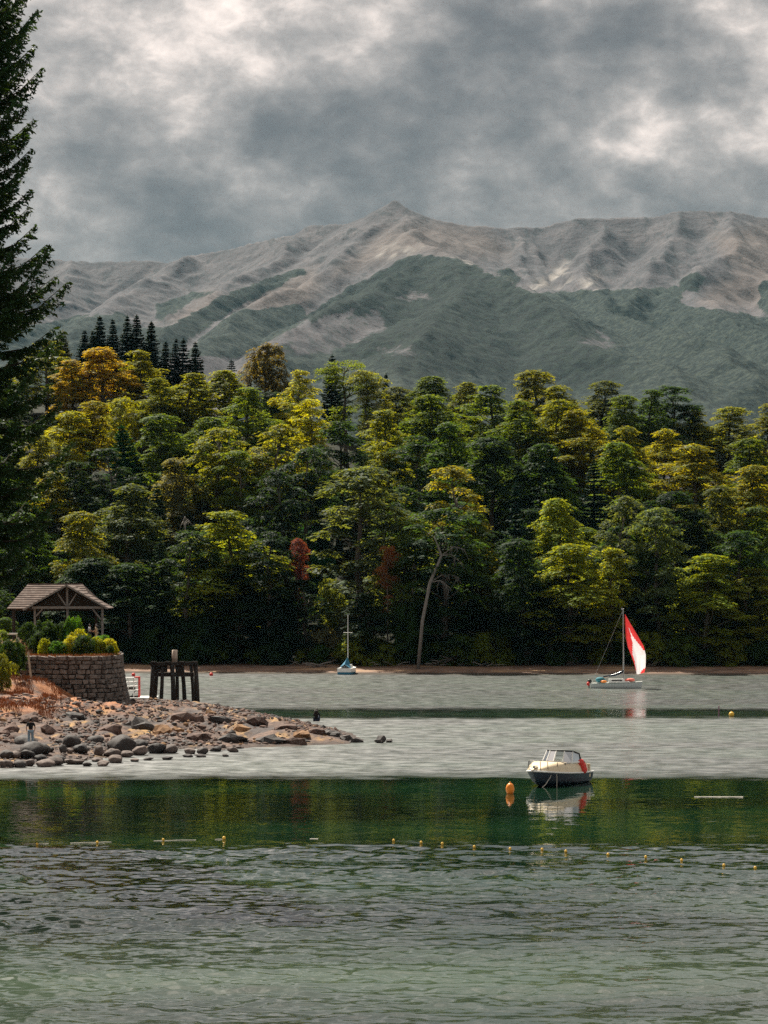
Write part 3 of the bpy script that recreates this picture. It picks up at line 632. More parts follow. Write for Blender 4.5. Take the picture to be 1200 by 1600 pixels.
for s in range(3): proto('bush', 5, 3.0, make_clumpy(90 + s, 5, 3.0, .06, 'round', 14, (.8, 1.3), L=.22, spray=.34, squash=.9, flat=.4))
for s in range(3): proto('broom', 3, 1.9, make_clumpy(140 + s, 3, 1.9, .05, 'round', 26, (.30, .72), L=.17, spray=.26, squash=.95, flat=.3))
for s in range(3): proto('spruce', 20, 3.2, make_spruce(110 + s, 20, 3.2, 44, .06, 1.6, .22, .10, .40), M_needle, M_bark_dark)
for s in range(3): proto('fir', 22, 4.2, make_spruce(120 + s, 22, 4.2, 34, .05, 1.5, .2, .14, .46), M_needle, M_bark_dark)

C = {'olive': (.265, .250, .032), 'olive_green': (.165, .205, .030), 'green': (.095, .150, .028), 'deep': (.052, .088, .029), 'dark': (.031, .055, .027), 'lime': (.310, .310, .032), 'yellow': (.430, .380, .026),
     'gold': (.350, .290, .030), 'orange': (.480, .320, .045), 'rust': (.190, .130, .040), 'grey_green': (.165, .185, .070), 'tan': (.270, .220, .100), 'blue_green': (.028, .066, .044), 'emerald': (.040, .150, .045),
     'salmon': (.460, .170, .085), 'crimson': (.260, .050, .048), 'pale_lime': (.330, .340, .090), 'brown_green': (.150, .145, .030)}
CN = {'olive': 'olive yellow', 'olive_green': 'olive green', 'green': 'mid green', 'deep': 'deep green', 'dark': 'blackish green', 'lime': 'lime green', 'yellow': 'bright yellow green', 'gold': 'golden topped', 'orange': 'orange gold', 'rust': 'rusty brown',
      'grey_green': 'grey green', 'tan': 'tan grey', 'blue_green': 'blue green', 'emerald': 'emerald green', 'salmon': 'salmon red', 'crimson': 'crimson flowering', 'pale_lime': 'pale lime', 'brown_green': 'brownish olive'}
KN = {'beech': ('spreading_beech', 'spreading layered beech', 'tree'), 'column': ('columnar_beech', 'tall columnar beech', 'tree'), 'umbrella': ('flat_topped_beech', 'flat-topped bare-trunked beech', 'tree'),
      'round': ('round_tree', 'round bushy tree', 'tree'), 'bush': ('shrub', 'leafy shrub', 'shrub'), 'spruce': ('spruce_tree', 'slender spruce', 'tree'), 'fir': ('fir_tree', 'broad fir', 'tree')}
HD = {'beech': 23, 'column': 25, 'umbrella': 24, 'round': 13, 'bush': 4.5, 'spruce': 17, 'fir': 20}
rnd = random.Random(5); TREES = []; TOPS = []
def solve_y(px, py, Ht):
    lo, hi = 350.0, 560.0
    g = lambda Y: P(px, py, Y).z - float(hill_z((px - 600) / F * Y, Y)) - Ht
    prev = None; best = None
    for Y in np.arange(350.0, 530.0, 1.0):
        v = g(Y)
        if prev is not None and prev > 0 >= v: return Y
        prev = v
        if Y > 400 and (best is None or v < best[0]): best = (v, Y)
    return best[1] if best[0] > 0 else None
def plant(kind, px, Y, Ht, width, colour, row, filler=False):
    v = rnd.randrange(len(PROTO[kind])); h0, r0, tm, cm = PROTO[kind][v]
    x = (px - 600) / F * Y; z = float(hill_z(x, Y)) - .15
    sz = Ht / h0; sx = width / 2 / (r0 * 1.02)
    sx = min(max(sx, .5 * sz), 2.0 * sz)
    e = empty(KN[kind][0], (x, Y, z), rnd.uniform(0, 6.28)); e.scale = (sx, sx, sz); e.rotation_euler = (rnd.gauss(0, .025), rnd.gauss(0, .025), e.rotation_euler[2])
    t = link('trunk', tm, e); c = link('crown', cm, e)
    k = .88 + .24 * rnd.random(); cc = C[colour]; c.color = (cc[0] * k, cc[1] * k * rnd.uniform(.95, 1.05), cc[2] * k, 1)
    TREES.append((e, kind, colour, row, px, filler)); return e
# trees one can pick out in the photograph: (x of the top, y of the top, width) in its pixels, kind, colour [, height m]
SPEC = """75 528 85 beech olive 17;97 513 38 spruce tan 15;130 514 32 spruce blue_green 14;155 491 36 spruce dark 17;146 515 28 spruce deep 14;178 497 32 spruce dark 16;197 492 34 spruce dark 17;215 490 36 spruce dark 17;234 500 36 spruce dark 16
257 531 28 spruce dark 14;269 527 26 spruce dark 15;284 528 34 spruce dark 15;306 533 36 spruce dark 14;165 540 130 beech orange 17;116 562 66 beech orange 15;226 545 66 beech olive 16;186 621 66 round yellow;95 640 84 beech yellow 18;58 680 66 beech olive 18;80 735 80 beech gold 18;140 626 66 beech gold 17
205 662 90 fir emerald 19;248 755 70 fir deep 20;262 648 90 beech olive_green 20;300 582 110 beech olive 18;352 574 90 beech olive 18;245 590 70 beech olive 16;385 605 80 beech olive_green 20;415 538 92 round rust 17;468 578 64 beech yellow 19;490 624 46 column yellow 18;540 560 100 umbrella olive_green 22;575 575 80 umbrella olive 22
518 552 56 fir dark 17;602 582 26 spruce dark 15;362 560 44 fir dark 14;610 605 66 beech brown_green 18;655 588 96 beech olive_green 19;607 640 80 beech olive 20;695 618 110 beech olive_green 22;762 602 110 beech olive_green 21;842 580 110 beech olive 20;720 598 60 beech olive 18;895 602 80 beech olive 19
937 596 72 beech brown_green 18;975 618 64 beech olive_green 18;1010 608 64 beech green 19;1052 602 66 column deep 19;1085 640 70 beech olive 17;1140 636 110 beech olive 18;1192 630 80 beech olive 18;905 640 90 beech gold 20;965 665 76 beech olive 20;1040 668 74 beech gold 19;870 625 80 beech olive 20;810 625 80 beech olive_green 20
1090 694 140 beech gold 22;1160 728 100 beech gold 21;985 692 92 beech olive_green 21;930 718 86 fir blue_green 22;880 778 88 beech lime 23;1185 685 80 beech olive_green 20;1130 760 80 beech brown_green 22;436 662 80 column olive 25;340 668 72 column olive 24;376 704 56 column olive_green 22;292 716 76 beech tan 20;610 690 60 column olive 22
562 732 116 column grey_green 29;622 806 84 beech pale_lime 22;722 727 84 column gold 28;695 795 100 column deep 24;748 800 70 beech olive_green 22;806 752 66 fir blue_green 25;350 798 150 beech lime 23;197 755 110 beech grey_green 24;140 800 84 beech olive 21;240 835 72 fir deep 20;822 842 84 beech deep 20;890 850 108 beech lime 19
955 855 74 beech yellow 18;1030 795 72 column grey_green 24;1102 866 110 beech lime 18;1172 886 90 beech olive 17;1010 862 60 column deep 17;965 775 60 column grey_green 25;310 962 90 bush deep 7.5;250 975 66 bush green 6;442 965 66 bush deep 7;505 975 46 bush tan 6.5;575 925 110 beech deep 12;640 945 74 bush green 9
925 960 56 beech lime 8;900 930 60 column deep 11;980 975 56 bush green 6;1045 985 50 bush lime 5.5;760 935 110 beech deep 11;1160 970 90 beech deep 8;465 836 24 umbrella crimson 40;606 848 40 umbrella salmon 40;488 822 60 bush emerald 6;500 868 52 bush emerald 7;515 905 46 bush pale_lime 8;590 900 48 bush rust 7;655 890 54 bush green 8
560 975 40 bush lime 6.5;660 985 70 bush green 5;820 945 90 beech dark 10;395 905 70 bush grey_green 8;100 880 80 beech deep 16;60 800 80 beech green 19;120 720 70 beech deep 18;180 700 60 column dark 19;300 650 90 beech olive_green 19;480 700 70 column dark 24;530 660 70 column deep 24;650 680 80 column deep 25
770 680 110 beech deep 25;840 690 100 beech deep 25;720 660 80 beech green 24;640 760 70 column deep 24;1060 770 90 column dark 24;1100 800 80 beech deep 20;1190 790 80 beech olive_green 20;1150 830 70 column deep 20;450 735 70 column dark 26;420 830 70 column dark 22;290 830 70 column deep 22;205 880 110 beech deep 17;20 850 90 beech deep 17
30 740 90 beech green 19;860 900 70 column deep 15;1060 905 66 bush deep 10;1130 925 70 bush green 9;1010 930 70 column deep 11;700 905 80 beech deep 13;480 905 60 column dark 14;370 880 110 beech deep 16;150 870 90 beech deep 16"""
for line in SPEC.replace('\n', ';').split(';'):
    q = line.split()
    if len(q) < 5: continue
    px, py, wpx, kind, colour = float(q[0]), float(q[1]), float(q[2]), q[3], q[4]; Ht = float(q[5]) if len(q) > 5 else HD[kind]
    Y = solve_y(px, py, Ht); Ht = Ht if Y is None else P(px, py, Y).z - float(hill_z((px - 600) / F * Y, Y)); ys0 = float(shore_y((px - 600) / F * 350)) + 16
    if Y is None or Y < ys0:
        Y = ys0 + rnd.uniform(0, 3); Ht = P(px, py, Y).z - float(hill_z((px - 600) / F * Y, Y))
    row = 'crest' if py < 610 or (py < 650 and px > 1060) else 'upper' if py < 720 else 'mid' if py < 850 else 'shore'
    plant(kind, px, Y, Ht, wpx * (1.48 if kind == 'beech' else 1.35 if kind == 'column' else 1.45 if kind == 'spruce' else 1.05) / F * Y, colour, row); TOPS.append((px, py, wpx, Y, kind))
# the darker trees between and behind them
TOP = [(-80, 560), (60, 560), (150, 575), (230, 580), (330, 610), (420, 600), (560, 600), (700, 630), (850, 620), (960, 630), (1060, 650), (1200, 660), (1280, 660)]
got = [(t[0].location.x, t[0].location.y) for t in TREES]
for Y in np.arange(362, 500, 7.5):
    x = -Y / 6 - 12
    while x < Y / 6 + 12:
        xx = x + rnd.uniform(-2.2, 2.2); yy = Y + rnd.uniform(-3, 3); x += 7.6
        px = 600 + xx / yy * F
        if yy < shore_y(xx) + 17: yy = float(shore_y(xx)) + 17 + rnd.uniform(0, 3)
        if min(math.hypot(xx - a, (yy - b_) * .8) for a, b_ in got) < 4.6: continue
        kind = rnd.choice(['beech', 'column', 'beech', 'beech', 'fir']); Ht = HD[kind] * rnd.uniform(.72, .98)
        z = float(hill_z(xx, yy)); lim = CAMH + (HOR - np.interp(px, [a for a, _ in TOP], [b for _, b in TOP]) - 12) / F * yy
        # keep the gardens open around the flowering shrubs
        if 455 < px < 520 and 372 < yy < 404: continue
        Ht = min(Ht, lim - z)
        for (qx, qy, qw, qY, qk) in TOPS:
            if qY > yy - 2 and abs(qx - px) < qw * .5 + 22: Ht = min(Ht, CAMH + (HOR - qy - (40 if qk in ('bush', 'round') else 105 if qk != 'spruce' else 55)) / F * yy - z)
        if yy < 385: Ht = min(Ht, rnd.uniform(12, 19))
        if Ht < 7: continue
        got.append((xx, yy))
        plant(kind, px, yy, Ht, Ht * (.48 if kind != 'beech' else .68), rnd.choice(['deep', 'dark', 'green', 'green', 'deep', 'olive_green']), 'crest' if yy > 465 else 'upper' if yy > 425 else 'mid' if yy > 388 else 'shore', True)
for x in np.arange(-66, 68, 3.3):
    xx = x + rnd.uniform(-1.2, 1.2); yy = float(shore_y(xx)) + 15.2 + rnd.uniform(0, 2.2); Ht = rnd.uniform(2.2, 5.5)
    plant('bush', 600 + xx / yy * F, yy, Ht, Ht * rnd.uniform(1.1, 1.6), rnd.choice(['deep', 'olive_green', 'green', 'lime', 'green']), 'shore', True)
ROWN = {'crest': 'on the hill skyline', 'upper': 'on the upper hillside', 'mid': 'halfway up the hillside', 'shore': 'above the far beach'}
ROWG = {'crest': 'trees along the crest of the wooded hill', 'upper': 'trees on the upper slope', 'mid': 'trees on the middle slope', 'shore': 'trees above the far beach'}
keyd = {}
for t in TREES: keyd.setdefault((t[1], t[2], t[3]), []).append(t)
for (kind, colour, row), L_ in keyd.items():
    L_.sort(key=lambda t: t[4])
    for i, t in enumerate(L_):
        lab = f"{CN[colour]} {KN[kind][1]} {ROWN[row]}"
        if len(L_) > 1: lab += f", {ORD[i]} from left"
        tag(t[0], lab, KN[kind][2], ROWG[row])
print('trees', len(TREES))

# leaning dead tree with bare hanging branches, fallen wood on the far beach
def snag(name, label, pts, rad, twigs, seed):
    rs = np.random.RandomState(seed); b0 = Vector(pts[0]); e = empty(name, b0, 0, label, 'dead tree')
    mb = MB(); pl = [Vector(p) - b0 for p in pts]; mb.tube(pl, rad, 7); mb.build('trunk', M_dead, e, True)
    for (i, dx, dz, n) in twigs:
        m2 = MB(); a = pl[i]; end = a + Vector((dx, rs.uniform(-1, 1), dz)); mid = (a + end) / 2 + Vector((0, 0, abs(dx) * .25))
        m2.tube([a, mid, end], [.11, .08, .04], 5)
        for k in range(n):
            s = rs.uniform(.3, 1); q = a.lerp(end, s) + Vector((0, 0, abs(dx) * .25 * math.sin(s * 3.14))); d = Vector((rs.uniform(-.8, 1.0), rs.uniform(-.6, .6), rs.uniform(-1.8, .3)))
            m2.tube([q, q + d * .5 + Vector((rs.uniform(-.2, .2), 0, 0)), q + d], [.05, .035, .015], 4)
        m2.build('branch', M_dead, e, True)
    return e
Yd = 350.5
snag('dead_tree', 'bleached leaning dead tree with bare hanging branches above the beach', [P(653, 1047, Yd), P(660, 970, Yd), P(672, 910, Yd), P(690, 868, Yd), P(684, 852, Yd), P(678, 838, Yd)], [.30, .27, .25, .20, .14, .05],
     [(3, -.9, .2, 0), (3, 3.6, .9, 12), (3, 3.0, -1.2, 14), (2, 4.6, .6, 16), (2, 3.2, -1.0, 10)], 3)
snag('dead_tree', 'grey leafless dead tree between the pale lime beech and leaning trunk', [P(645, 1030, 360), P(643, 960, 360), P(647, 880, 360)], [.2, .16, .05], [(1, -.9, 1.4, 10), (1, 1.0, .9, 10), (2, -.4, -1.5, 9), (2, .6, -1.8, 9)], 4)
snag('dead_tree', 'thin grey dead spruce top beside the lime beech left of centre', [P(292, 900, 372), P(290, 850, 372), P(289, 808, 372)], [.2, .14, .03], [(1, -.7, -.5, 8), (1, .8, -.2, 8), (2, -.5, -1.2, 8), (2, .5, -1.0, 8)], 5)
# ---- the great conifer at the left edge
def make_great_conifer():
    rs = np.random.RandomState(21); Q = []; mb = MB(); Ht = 47.0
    mb.tube([(0, 0, -.4), (0, 0, 1.2), (.1, .05, 12), (.05, 0, 28), (0, 0, Ht - .3)], [.72, .56, .44, .27, .03], 12)
    z = 12.4
    while z < Ht - .4:
        t = (z - 12) / (Ht - 12)
        env = float(np.interp(z, [12, 15, 21, 23.6, 24.6, 26.2, 27.4, 30.0, 31.5, 36, 39.5, 43, 46.5], [3.2, 4.5, 4.7, 4.6, 5.5, 5.1, 3.3, 3.1, 3.9, 3.7, 2.9, 1.7, .3]))
        nb = 5; a0 = rs.uniform(0, 6.28)
        for k in range(nb):
            a = a0 + 2 * np.pi * k / nb + rs.normal(0, .16); R1 = env * rs.uniform(.70, 1.10)
            rise = .06 + .62 * t + rs.normal(0, .06); sag = .28 * (1 - t)
            rad = np.array([math.cos(a), math.sin(a), 0]); per = np.array([-math.sin(a), math.cos(a), 0])
            f = lambda s: rad * (R1 * s) + np.array([0, 0, z + rise * R1 * s - sag * R1 * math.sin(s * 2.2) + .22 * R1 * s ** 3])
            mb.tube([f(0), f(.35), f(.7), f(1)], [.05 + .015 * R1, .035 + .01 * R1, .03, .01], 5)
            nt_ = int(10 + 11 * R1)
            for j in range(nt_):
                s = .10 + .90 * (j + rs.uniform(0, 1)) / nt_; p0 = f(s); side = 1 if j % 2 else -1
                tl = (.20 + .30 * R1 * (1 - s) ** .8 * min(1, s * 4 + .3)) * rs.uniform(.7, 1.2)
                d = rad * .75 + per * side * .75 + np.array([0, 0, .10 - .30 * rs.rand()]); d /= np.linalg.norm(d)
                n = max(5, int(tl * 17)); u = (np.arange(n) + rs.uniform(0, 1, n)) / n
                pos = p0 + d * (u * tl)[:, None] + np.array([0, 0, -1.0]) * (.22 * tl * u ** 2)[:, None] + rs.normal(0, .035, (n, 3))
                sd = np.sign(rs.uniform(-1, 1, n)); q = np.cross(d, [0, 0, 1.0]); q /= np.linalg.norm(q)
                ax = d * .9 + q * sd[:, None] * .65 + rs.normal(0, .3, (n, 3)); nr = np.array([0, 0, 1.0]) + rs.normal(0, .6, (n, 3))
                Ls = rs.uniform(.20, .40, n); Q.append(orient_quads(pos, nr, ax, Ls, Ls * .42))
                if rs.rand() < .55 and R1 > 2:
                    m = max(3, int(tl * 9)); u = rs.uniform(0, 1, m); pos = p0 + d * (u * tl)[:, None] - np.array([0, 0, 1.0]) * rs.uniform(.05, .30, m)[:, None]
                    Ls = rs.uniform(.16, .32, m); Q.append(orient_quads(pos, rs.normal(0, 1, (m, 3)), np.array([0, 0, -1.0]) + rs.normal(0, .4, (m, 3)), Ls, Ls * .4))
        z += .92 * (1 - .25 * t) + rs.uniform(-.12, .12)
    return np.concatenate(Q), mb
q, mb = make_great_conifer(); print('great conifer', len(q))
gx, gy = -19.9, 110.0
gc = empty('conifer', (gx, gy, float(point_z(np.array([gx]), np.array([gy]))[0])), 0.4, 'huge dark conifer towering along the left edge of the view', 'tree')
mb.build('trunk', M_bark_dark, gc, True); o = link('crown', crown_mesh('crown_conifer', q, M_needle, 5), gc); o.color = (.055, .090, .028, 1)
# ================================================================ TERRACE, WALL, PAVILION
def stone_material(name, lo, hi, rough=.9):
    b = NB(name); r = b.n('ShaderNodeObjectInfo').outputs['Random']; n = b.noise(b.pos((1, 1, 1)), 3.0, 6, .65)
    c = b.mix(r, lo, hi); c = b.mix(b.ramp(n, [(.35, .0), (.7, .55)]), c, tuple(min(1, x * 1.9) for x in hi)); c = b.mix(b.ramp(n, [(.30, .6), (.45, 0.)]), c, tuple(x * .35 for x in lo))
    return b.out(c, rough, b.bump(n, .7, .06), .2)
M_stone = stone_material('wall_stone', (.030, .026, .024), (.17, .145, .130))
M_core = plain('wall_mortar', (.03, .027, .025), .95)
M_boulder = stone_material('boulder_stone', (.042, .035, .033), (.125, .098, .087), .8)
M_dark_boulder = stone_material('dark_boulder_stone', (.018, .017, .018), (.052, .046, .044), .75)
M_slab = stone_material('outcrop_stone', (.042, .030, .027), (.115, .076, .063))
M_ochre = stone_material('ochre_stone', (.13, .07, .035), (.22, .13, .07))
M_shingle = NB('weathered_shingles')
def _sh():
    b = M_shingle; n = b.noise(b.pos((1.2, 1.2, 6)), 1.0, 5, .65); v = b.noise(b.pos((3.5, .4, 3)), 1.0, 2, .5)
    c = b.ramp(n, [(.3, (.055, .040, .035)), (.5, (.105, .075, .063)), (.72, (.17, .128, .108))]); c = b.mix(b.ramp(v, [(.55, 0.), (.7, .5)]), c, (.20, .165, .145))
    return b.out(c, .9, b.bump(n, .5, .03), .15)
M_shingle = _sh()
M_beam = plain('grey_timber', (.20, .19, .18), .85, .25, 2.5, .2, bump=.4)
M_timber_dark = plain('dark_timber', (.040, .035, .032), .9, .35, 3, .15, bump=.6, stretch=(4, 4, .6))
M_inside = plain('gable_shade_and_parapet', (.05, .042, .035), .9)  # dark tone of the gable shade panel and the rear parapet
M_white = plain('white_paint', (.78, .78, .76), .5, .06, 2)

WALL = [(-34.6, 217.5), (-33.0, 215.6), (-29.7, 214.0), (-27.6, 214.2), (-26.2, 215.4), (-25.4, 217.6), (-25.2, 221.0), (-25.6, 226.0), (-26.6, 233.0)]
def curve_pts(pl, step=.25):
    out = []; n = len(pl)
    for i in range(n - 1):
        p0, p1, p2, p3 = [np.array(pl[min(max(k, 0), n - 1)]) for k in (i - 1, i, i + 1, i + 2)]
        m = max(2, int(np.linalg.norm(p2 - p1) / step))
        for k in range(m):
            t = k / m; out.append(.5 * ((2 * p1) + (-p0 + p2) * t + (2 * p0 - 5 * p1 + 4 * p2 - p3) * t * t + (-p0 + 3 * p1 - 3 * p2 + p3) * t ** 3))
    out.append(np.array(pl[-1])); return np.array(out)
wc = curve_pts(WALL); seg = np.linalg.norm(np.diff(wc, axis=0), axis=1); arc = np.concatenate([[0], np.cumsum(seg)])
def wall_at(s):
    p = np.array([np.interp(s, arc, wc[:, 0]), np.interp(s, arc, wc[:, 1])]); q = np.array([np.interp(s + .3, arc, wc[:, 0]), np.interp(s + .3, arc, wc[:, 1])]); o = np.array([np.interp(s - .3, arc, wc[:, 0]), np.interp(s - .3, arc, wc[:, 1])])
    t = (q - o) / np.linalg.norm(q - o); return p, t, np.array([t[1], -t[0]])
WT = 5.72
def batter(z): return .85 * ((WT - z) / 5.2) ** 1.7
wall = empty('stone_wall', (-29.7, 214.5, 0), 0, 'curved dry stone retaining wall below the open pavilion', 'wall')
mb = MB(); rings = []
for z in (-.6, .8, 2.2, 3.6, 4.8, WT - .1):
    rings.append([Vector((*(wall_at(s)[0] + wall_at(s)[2] * (batter(max(z, .3)) - .16)), z)) - wall.location for s in np.linspace(0, arc[-1], 60)])
mb.loft(rings); mb.build('wall_core', M_core, wall)
rs = np.random.RandomState(3); SV = []
for k in range(8):
    m = MB(); j = lambda a: rs.uniform(-a, a); f = rs.uniform(.70, .86)
    bk = [(-.5 + j(.07), 0, -.5 + j(.09)), (.5 + j(.07), 0, -.5 + j(.09)), (.5 + j(.07), 0, .5 + j(.09)), (-.5 + j(.07), 0, .5 + j(.09))]; mid = [(x * (.98 + j(.04)), -.6 + j(.12), z * (.98 + j(.05))) for x, _, z in bk]; fr = [(x * f + j(.06), -1 + j(.2), z * f + j(.06)) for x, _, z in bk]
    m.loft([bk, mid, fr], closed=True); m.add(fr, [(3, 2, 1, 0)]); SV.append(m.mesh('stone', M_stone))
z = .35; nst = 0; rest = MB(); vis_end = float(np.interp(4.5, [0, 1], [0, 1])) + 13.5
while z < WT:
    h = rs.uniform(.30, .50); h = min(h, WT + .12 - z); s = rs.uniform(0, .5)
    while s < arc[-1] - .3:
        w = rs.choice([.4, .55, .7, .85, 1.1]) * rs.uniform(.85, 1.15); p, t, n = wall_at(s + w / 2); zc = z + h / 2; pos = p + n * (batter(zc) - .16); gz = float(point_z(pos[:1], pos[1:], False)[0])
        if zc > gz - .45:
            dp = .20 + rs.uniform(0, .12); rz = math.atan2(t[1], t[0])
            if s < vis_end and nst < 298:
                o = link('stone', SV[rs.randint(8)], wall, Vector((*pos, zc)) - wall.location, (rs.normal(0, .06), rs.normal(0, .07), rz + rs.normal(0, .05)), (w * rs.uniform(.86, .97), dp * rs.uniform(.8, 1.4), h * rs.uniform(.82, .97))); nst += 1
            else: rest.box(Vector((*pos, zc)) + Vector((*n, 0)) * .1 - wall.location, (w * .94, .2, h * .92), rz)
        s += w
    z += h
o = rest.build('stone_courses', M_stone, wall); o['kind'] = 'stuff'; print('stones', nst)
# terrace behind the wall, ramping up to the pavilion floor
M_terrace = plain('terrace_earth', (.20, .11, .055), .95, .4, .8, .1, bump=.5)
inner = [wall_at(s)[0] - wall_at(s)[2] * .12 for s in np.linspace(0, arc[-1], 40)]
mb = MB(); ring = [Vector((*p, 5.66)) for p in inner] + [Vector((-30.5, 246, 5.7)), Vector((-37, 262, 5.7)), Vector((-70, 268, 6.2)), Vector((-70, 214, 5.6)), Vector((-40, 216, 5.5))]
mb.add(ring, [tuple(range(len(ring)))]); low = [Vector((p.x, p.y, -.8)) for p in ring]; n_ = len(ring)
mb.add(ring + low, [(i, i + n_, (i + 1) % n_ + n_, (i + 1) % n_) for i in range(n_)])
structure('terrace', mb.mesh('terrace', M_terrace))
mb = MB(); FL = 6.9
mb.add([(-40, 223.6, 5.67), (-27.2, 223.6, 5.67), (-27.9, 225.4, FL), (-39, 225.4, FL), (-39, 244, FL), (-30.8, 244, FL), (-40, 245, 5.67), (-30.4, 245, 5.67)], [(0, 1, 2, 3), (3, 2, 5, 4), (4, 5, 7, 6), (1, 7, 5, 2), (0, 3, 4, 6)])
structure('pavilion_mound', mb.mesh('pavilion_mound', M_terrace))

# pavilion
pv = empty('pavilion', (-33, 232, FL), 0, 'open timber pavilion with shingled roof and white gable truss', 'pavilion')
def L3(px, py, Y): return P(px, py, Y) - pv.location
def shingled(name, a, bq, c, d, ncourse, thick=.05):
    """roof slope a-b (ridge, left to right) to d-c (eave), as overlapping courses"""
    a, bq, c, d = map(Vector, (a, bq, c, d)); nn = (bq - a).cross(d - a).normalized()
    if nn.z < 0: nn = -nn
    m = MB()
    for i in range(ncourse):
        t0, t1 = i / ncourse, (i + 1) / ncourse + .012
        q = [a.lerp(d, t0), bq.lerp(c, t0), bq.lerp(c, t1), a.lerp(d, t1)]
        up = [q[0] + nn * .012, q[1] + nn * .012, q[2] + nn * (thick + .02), q[3] + nn * (thick + .02)]; dn = [p - nn * .03 for p in q]
        nseg = max(1, int((up[2] - up[3]).length / .55)); 
        m.add(up + dn, [(0, 1, 2, 3), (3, 2, 6, 7), (7, 6, 5, 4), (0, 3, 7, 4), (1, 5, 6, 2)])
    return m.build(name, M_shingle, roof)
YR = 236.0; zr, ze = 12.64, 10.14
roof = None
mb = MB(); rl, rr_ = L3(44, 913, YR), L3(129, 912.5, YR); el, er = L3(11, 951, 231.4), L3(152, 951, 231.4); bl, br = Vector((el.x, 240.6 - 232, el.z)), Vector((er.x, 240.6 - 232, er.z))
mb.beam(rl + Vector((0, 0, .05)), rr_ + Vector((0, 0, .05)), .22, .07); roof = mb.build('roof', M_shingle, pv)
shingled('front_slope', rl, rr_, er, el, 11); shingled('rear_slope', rr_, rl, bl, br, 8)
shingled('hip_slope', rl, rl, el, bl, 8); shingled('hip_slope', rr_, rr_, br, er, 8)
ga, gl, gr = L3(104, 914, 229.6), L3(36, 952.5, 229.6), L3(169, 950.5, 229.6); back = Vector((0, 4.2, .04))
shingled('gable_slope', ga, ga + back, gl + back, gl, 8); shingled('gable_slope', ga + back, ga, gr, gr + back, 8)
mb = MB()
for e_ in (gl, gr): mb.beam(ga + Vector((0, -.05, -.04)), e_ + Vector((0, -.05, -.04)), .06, .17)
mb.build('rake_board', M_beam, roof)
mb = MB(); mb.add([ga + Vector((0, 1.5, -.12)), gl + Vector((.35, 1.5, -.02)), gr + Vector((-.35, 1.5, -.02)), ga + Vector((0, 1.56, -.12)), gl + Vector((.35, 1.56, -.02)), gr + Vector((-.35, 1.56, -.02))], [(0, 1, 2), (5, 4, 3), (0, 3, 4, 1), (1, 4, 5, 2), (2, 5, 3, 0)]); mb.build('gable_shade_panel', M_inside, pv)  # dark panel added to stand for the shade inside the open gable
def beam_part(name, p0, p1, w, h, mat=None):
    m = MB(); m.beam(p0, p1, w, h); return m.build(name, mat or M_beam, pv)
yt = 229.95
beam_part('tie_beam', L3(50, 949.3, yt), L3(161, 949.3, yt), .2, .24)
beam_part('king_post', L3(105, 917, yt + .25), L3(105.5, 968, yt + .25), .2, .22)
for q in [((90, 927), (103, 946)), ((119.5, 927.5), (107.5, 946))]: beam_part('strut', L3(*q[0], yt + .12), L3(*q[1], yt + .12), .13, .13)
for q in [((66.5, 951.5), (56, 963)), ((144.5, 951.5), (158, 968))]: beam_part('knee_brace', L3(*q[0], yt + .12), L3(*q[1], yt + .12), .14, .14)
for px in (54.5, 160): 
    a = L3(px, 949, yt + .3); beam_part('post', (a.x, a.y, 0), a, .2, .2)
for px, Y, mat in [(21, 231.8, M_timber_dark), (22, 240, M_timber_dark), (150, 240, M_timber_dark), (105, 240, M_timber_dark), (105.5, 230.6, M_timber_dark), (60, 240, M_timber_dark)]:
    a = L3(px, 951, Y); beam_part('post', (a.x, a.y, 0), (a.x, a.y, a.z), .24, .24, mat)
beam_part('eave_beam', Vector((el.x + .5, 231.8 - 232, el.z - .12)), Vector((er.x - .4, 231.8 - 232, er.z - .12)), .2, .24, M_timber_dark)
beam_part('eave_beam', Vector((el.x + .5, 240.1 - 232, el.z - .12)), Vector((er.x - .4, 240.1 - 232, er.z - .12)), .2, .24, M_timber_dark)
mb = MB(); mb.box((-1.2, 8.2, .55), (7.4, .25, 1.1)); mb.build('rear_parapet', M_inside, pv)
o = MB(); o.box((0, 0, .5), (.75, .06, .62)); o.tube([(-.3, .03, -1), (-.3, .03, .8)], .03); o.tube([(.3, .03, -1), (.3, .03, .8)], .03)
nb = o.build('notice_board', plain('weathered_board', (.30, .24, .20), .8)); nb.location = P(117, 972, 233) ; nb.location.z = FL + 1.0; tag(nb, 'small tan notice board standing inside the pavilion', 'board')
lg = MB(); a, b_ = P(-4, 990.5, 226.3), P(33, 990.5, 226.3); lg.box(((a.x + b_.x) / 2, a.y, a.z), (b_.x - a.x, .5, .16)); lg.box((a.x + .3, a.y, a.z - .98), (.3, .3, 1.8)); lg.box((b_.x - .3, a.y, a.z - .98), (.3, .3, 1.8))
tag(lg.build('ledge', M_white), 'pale stone ledge left of the pavilion hedge', 'ledge')

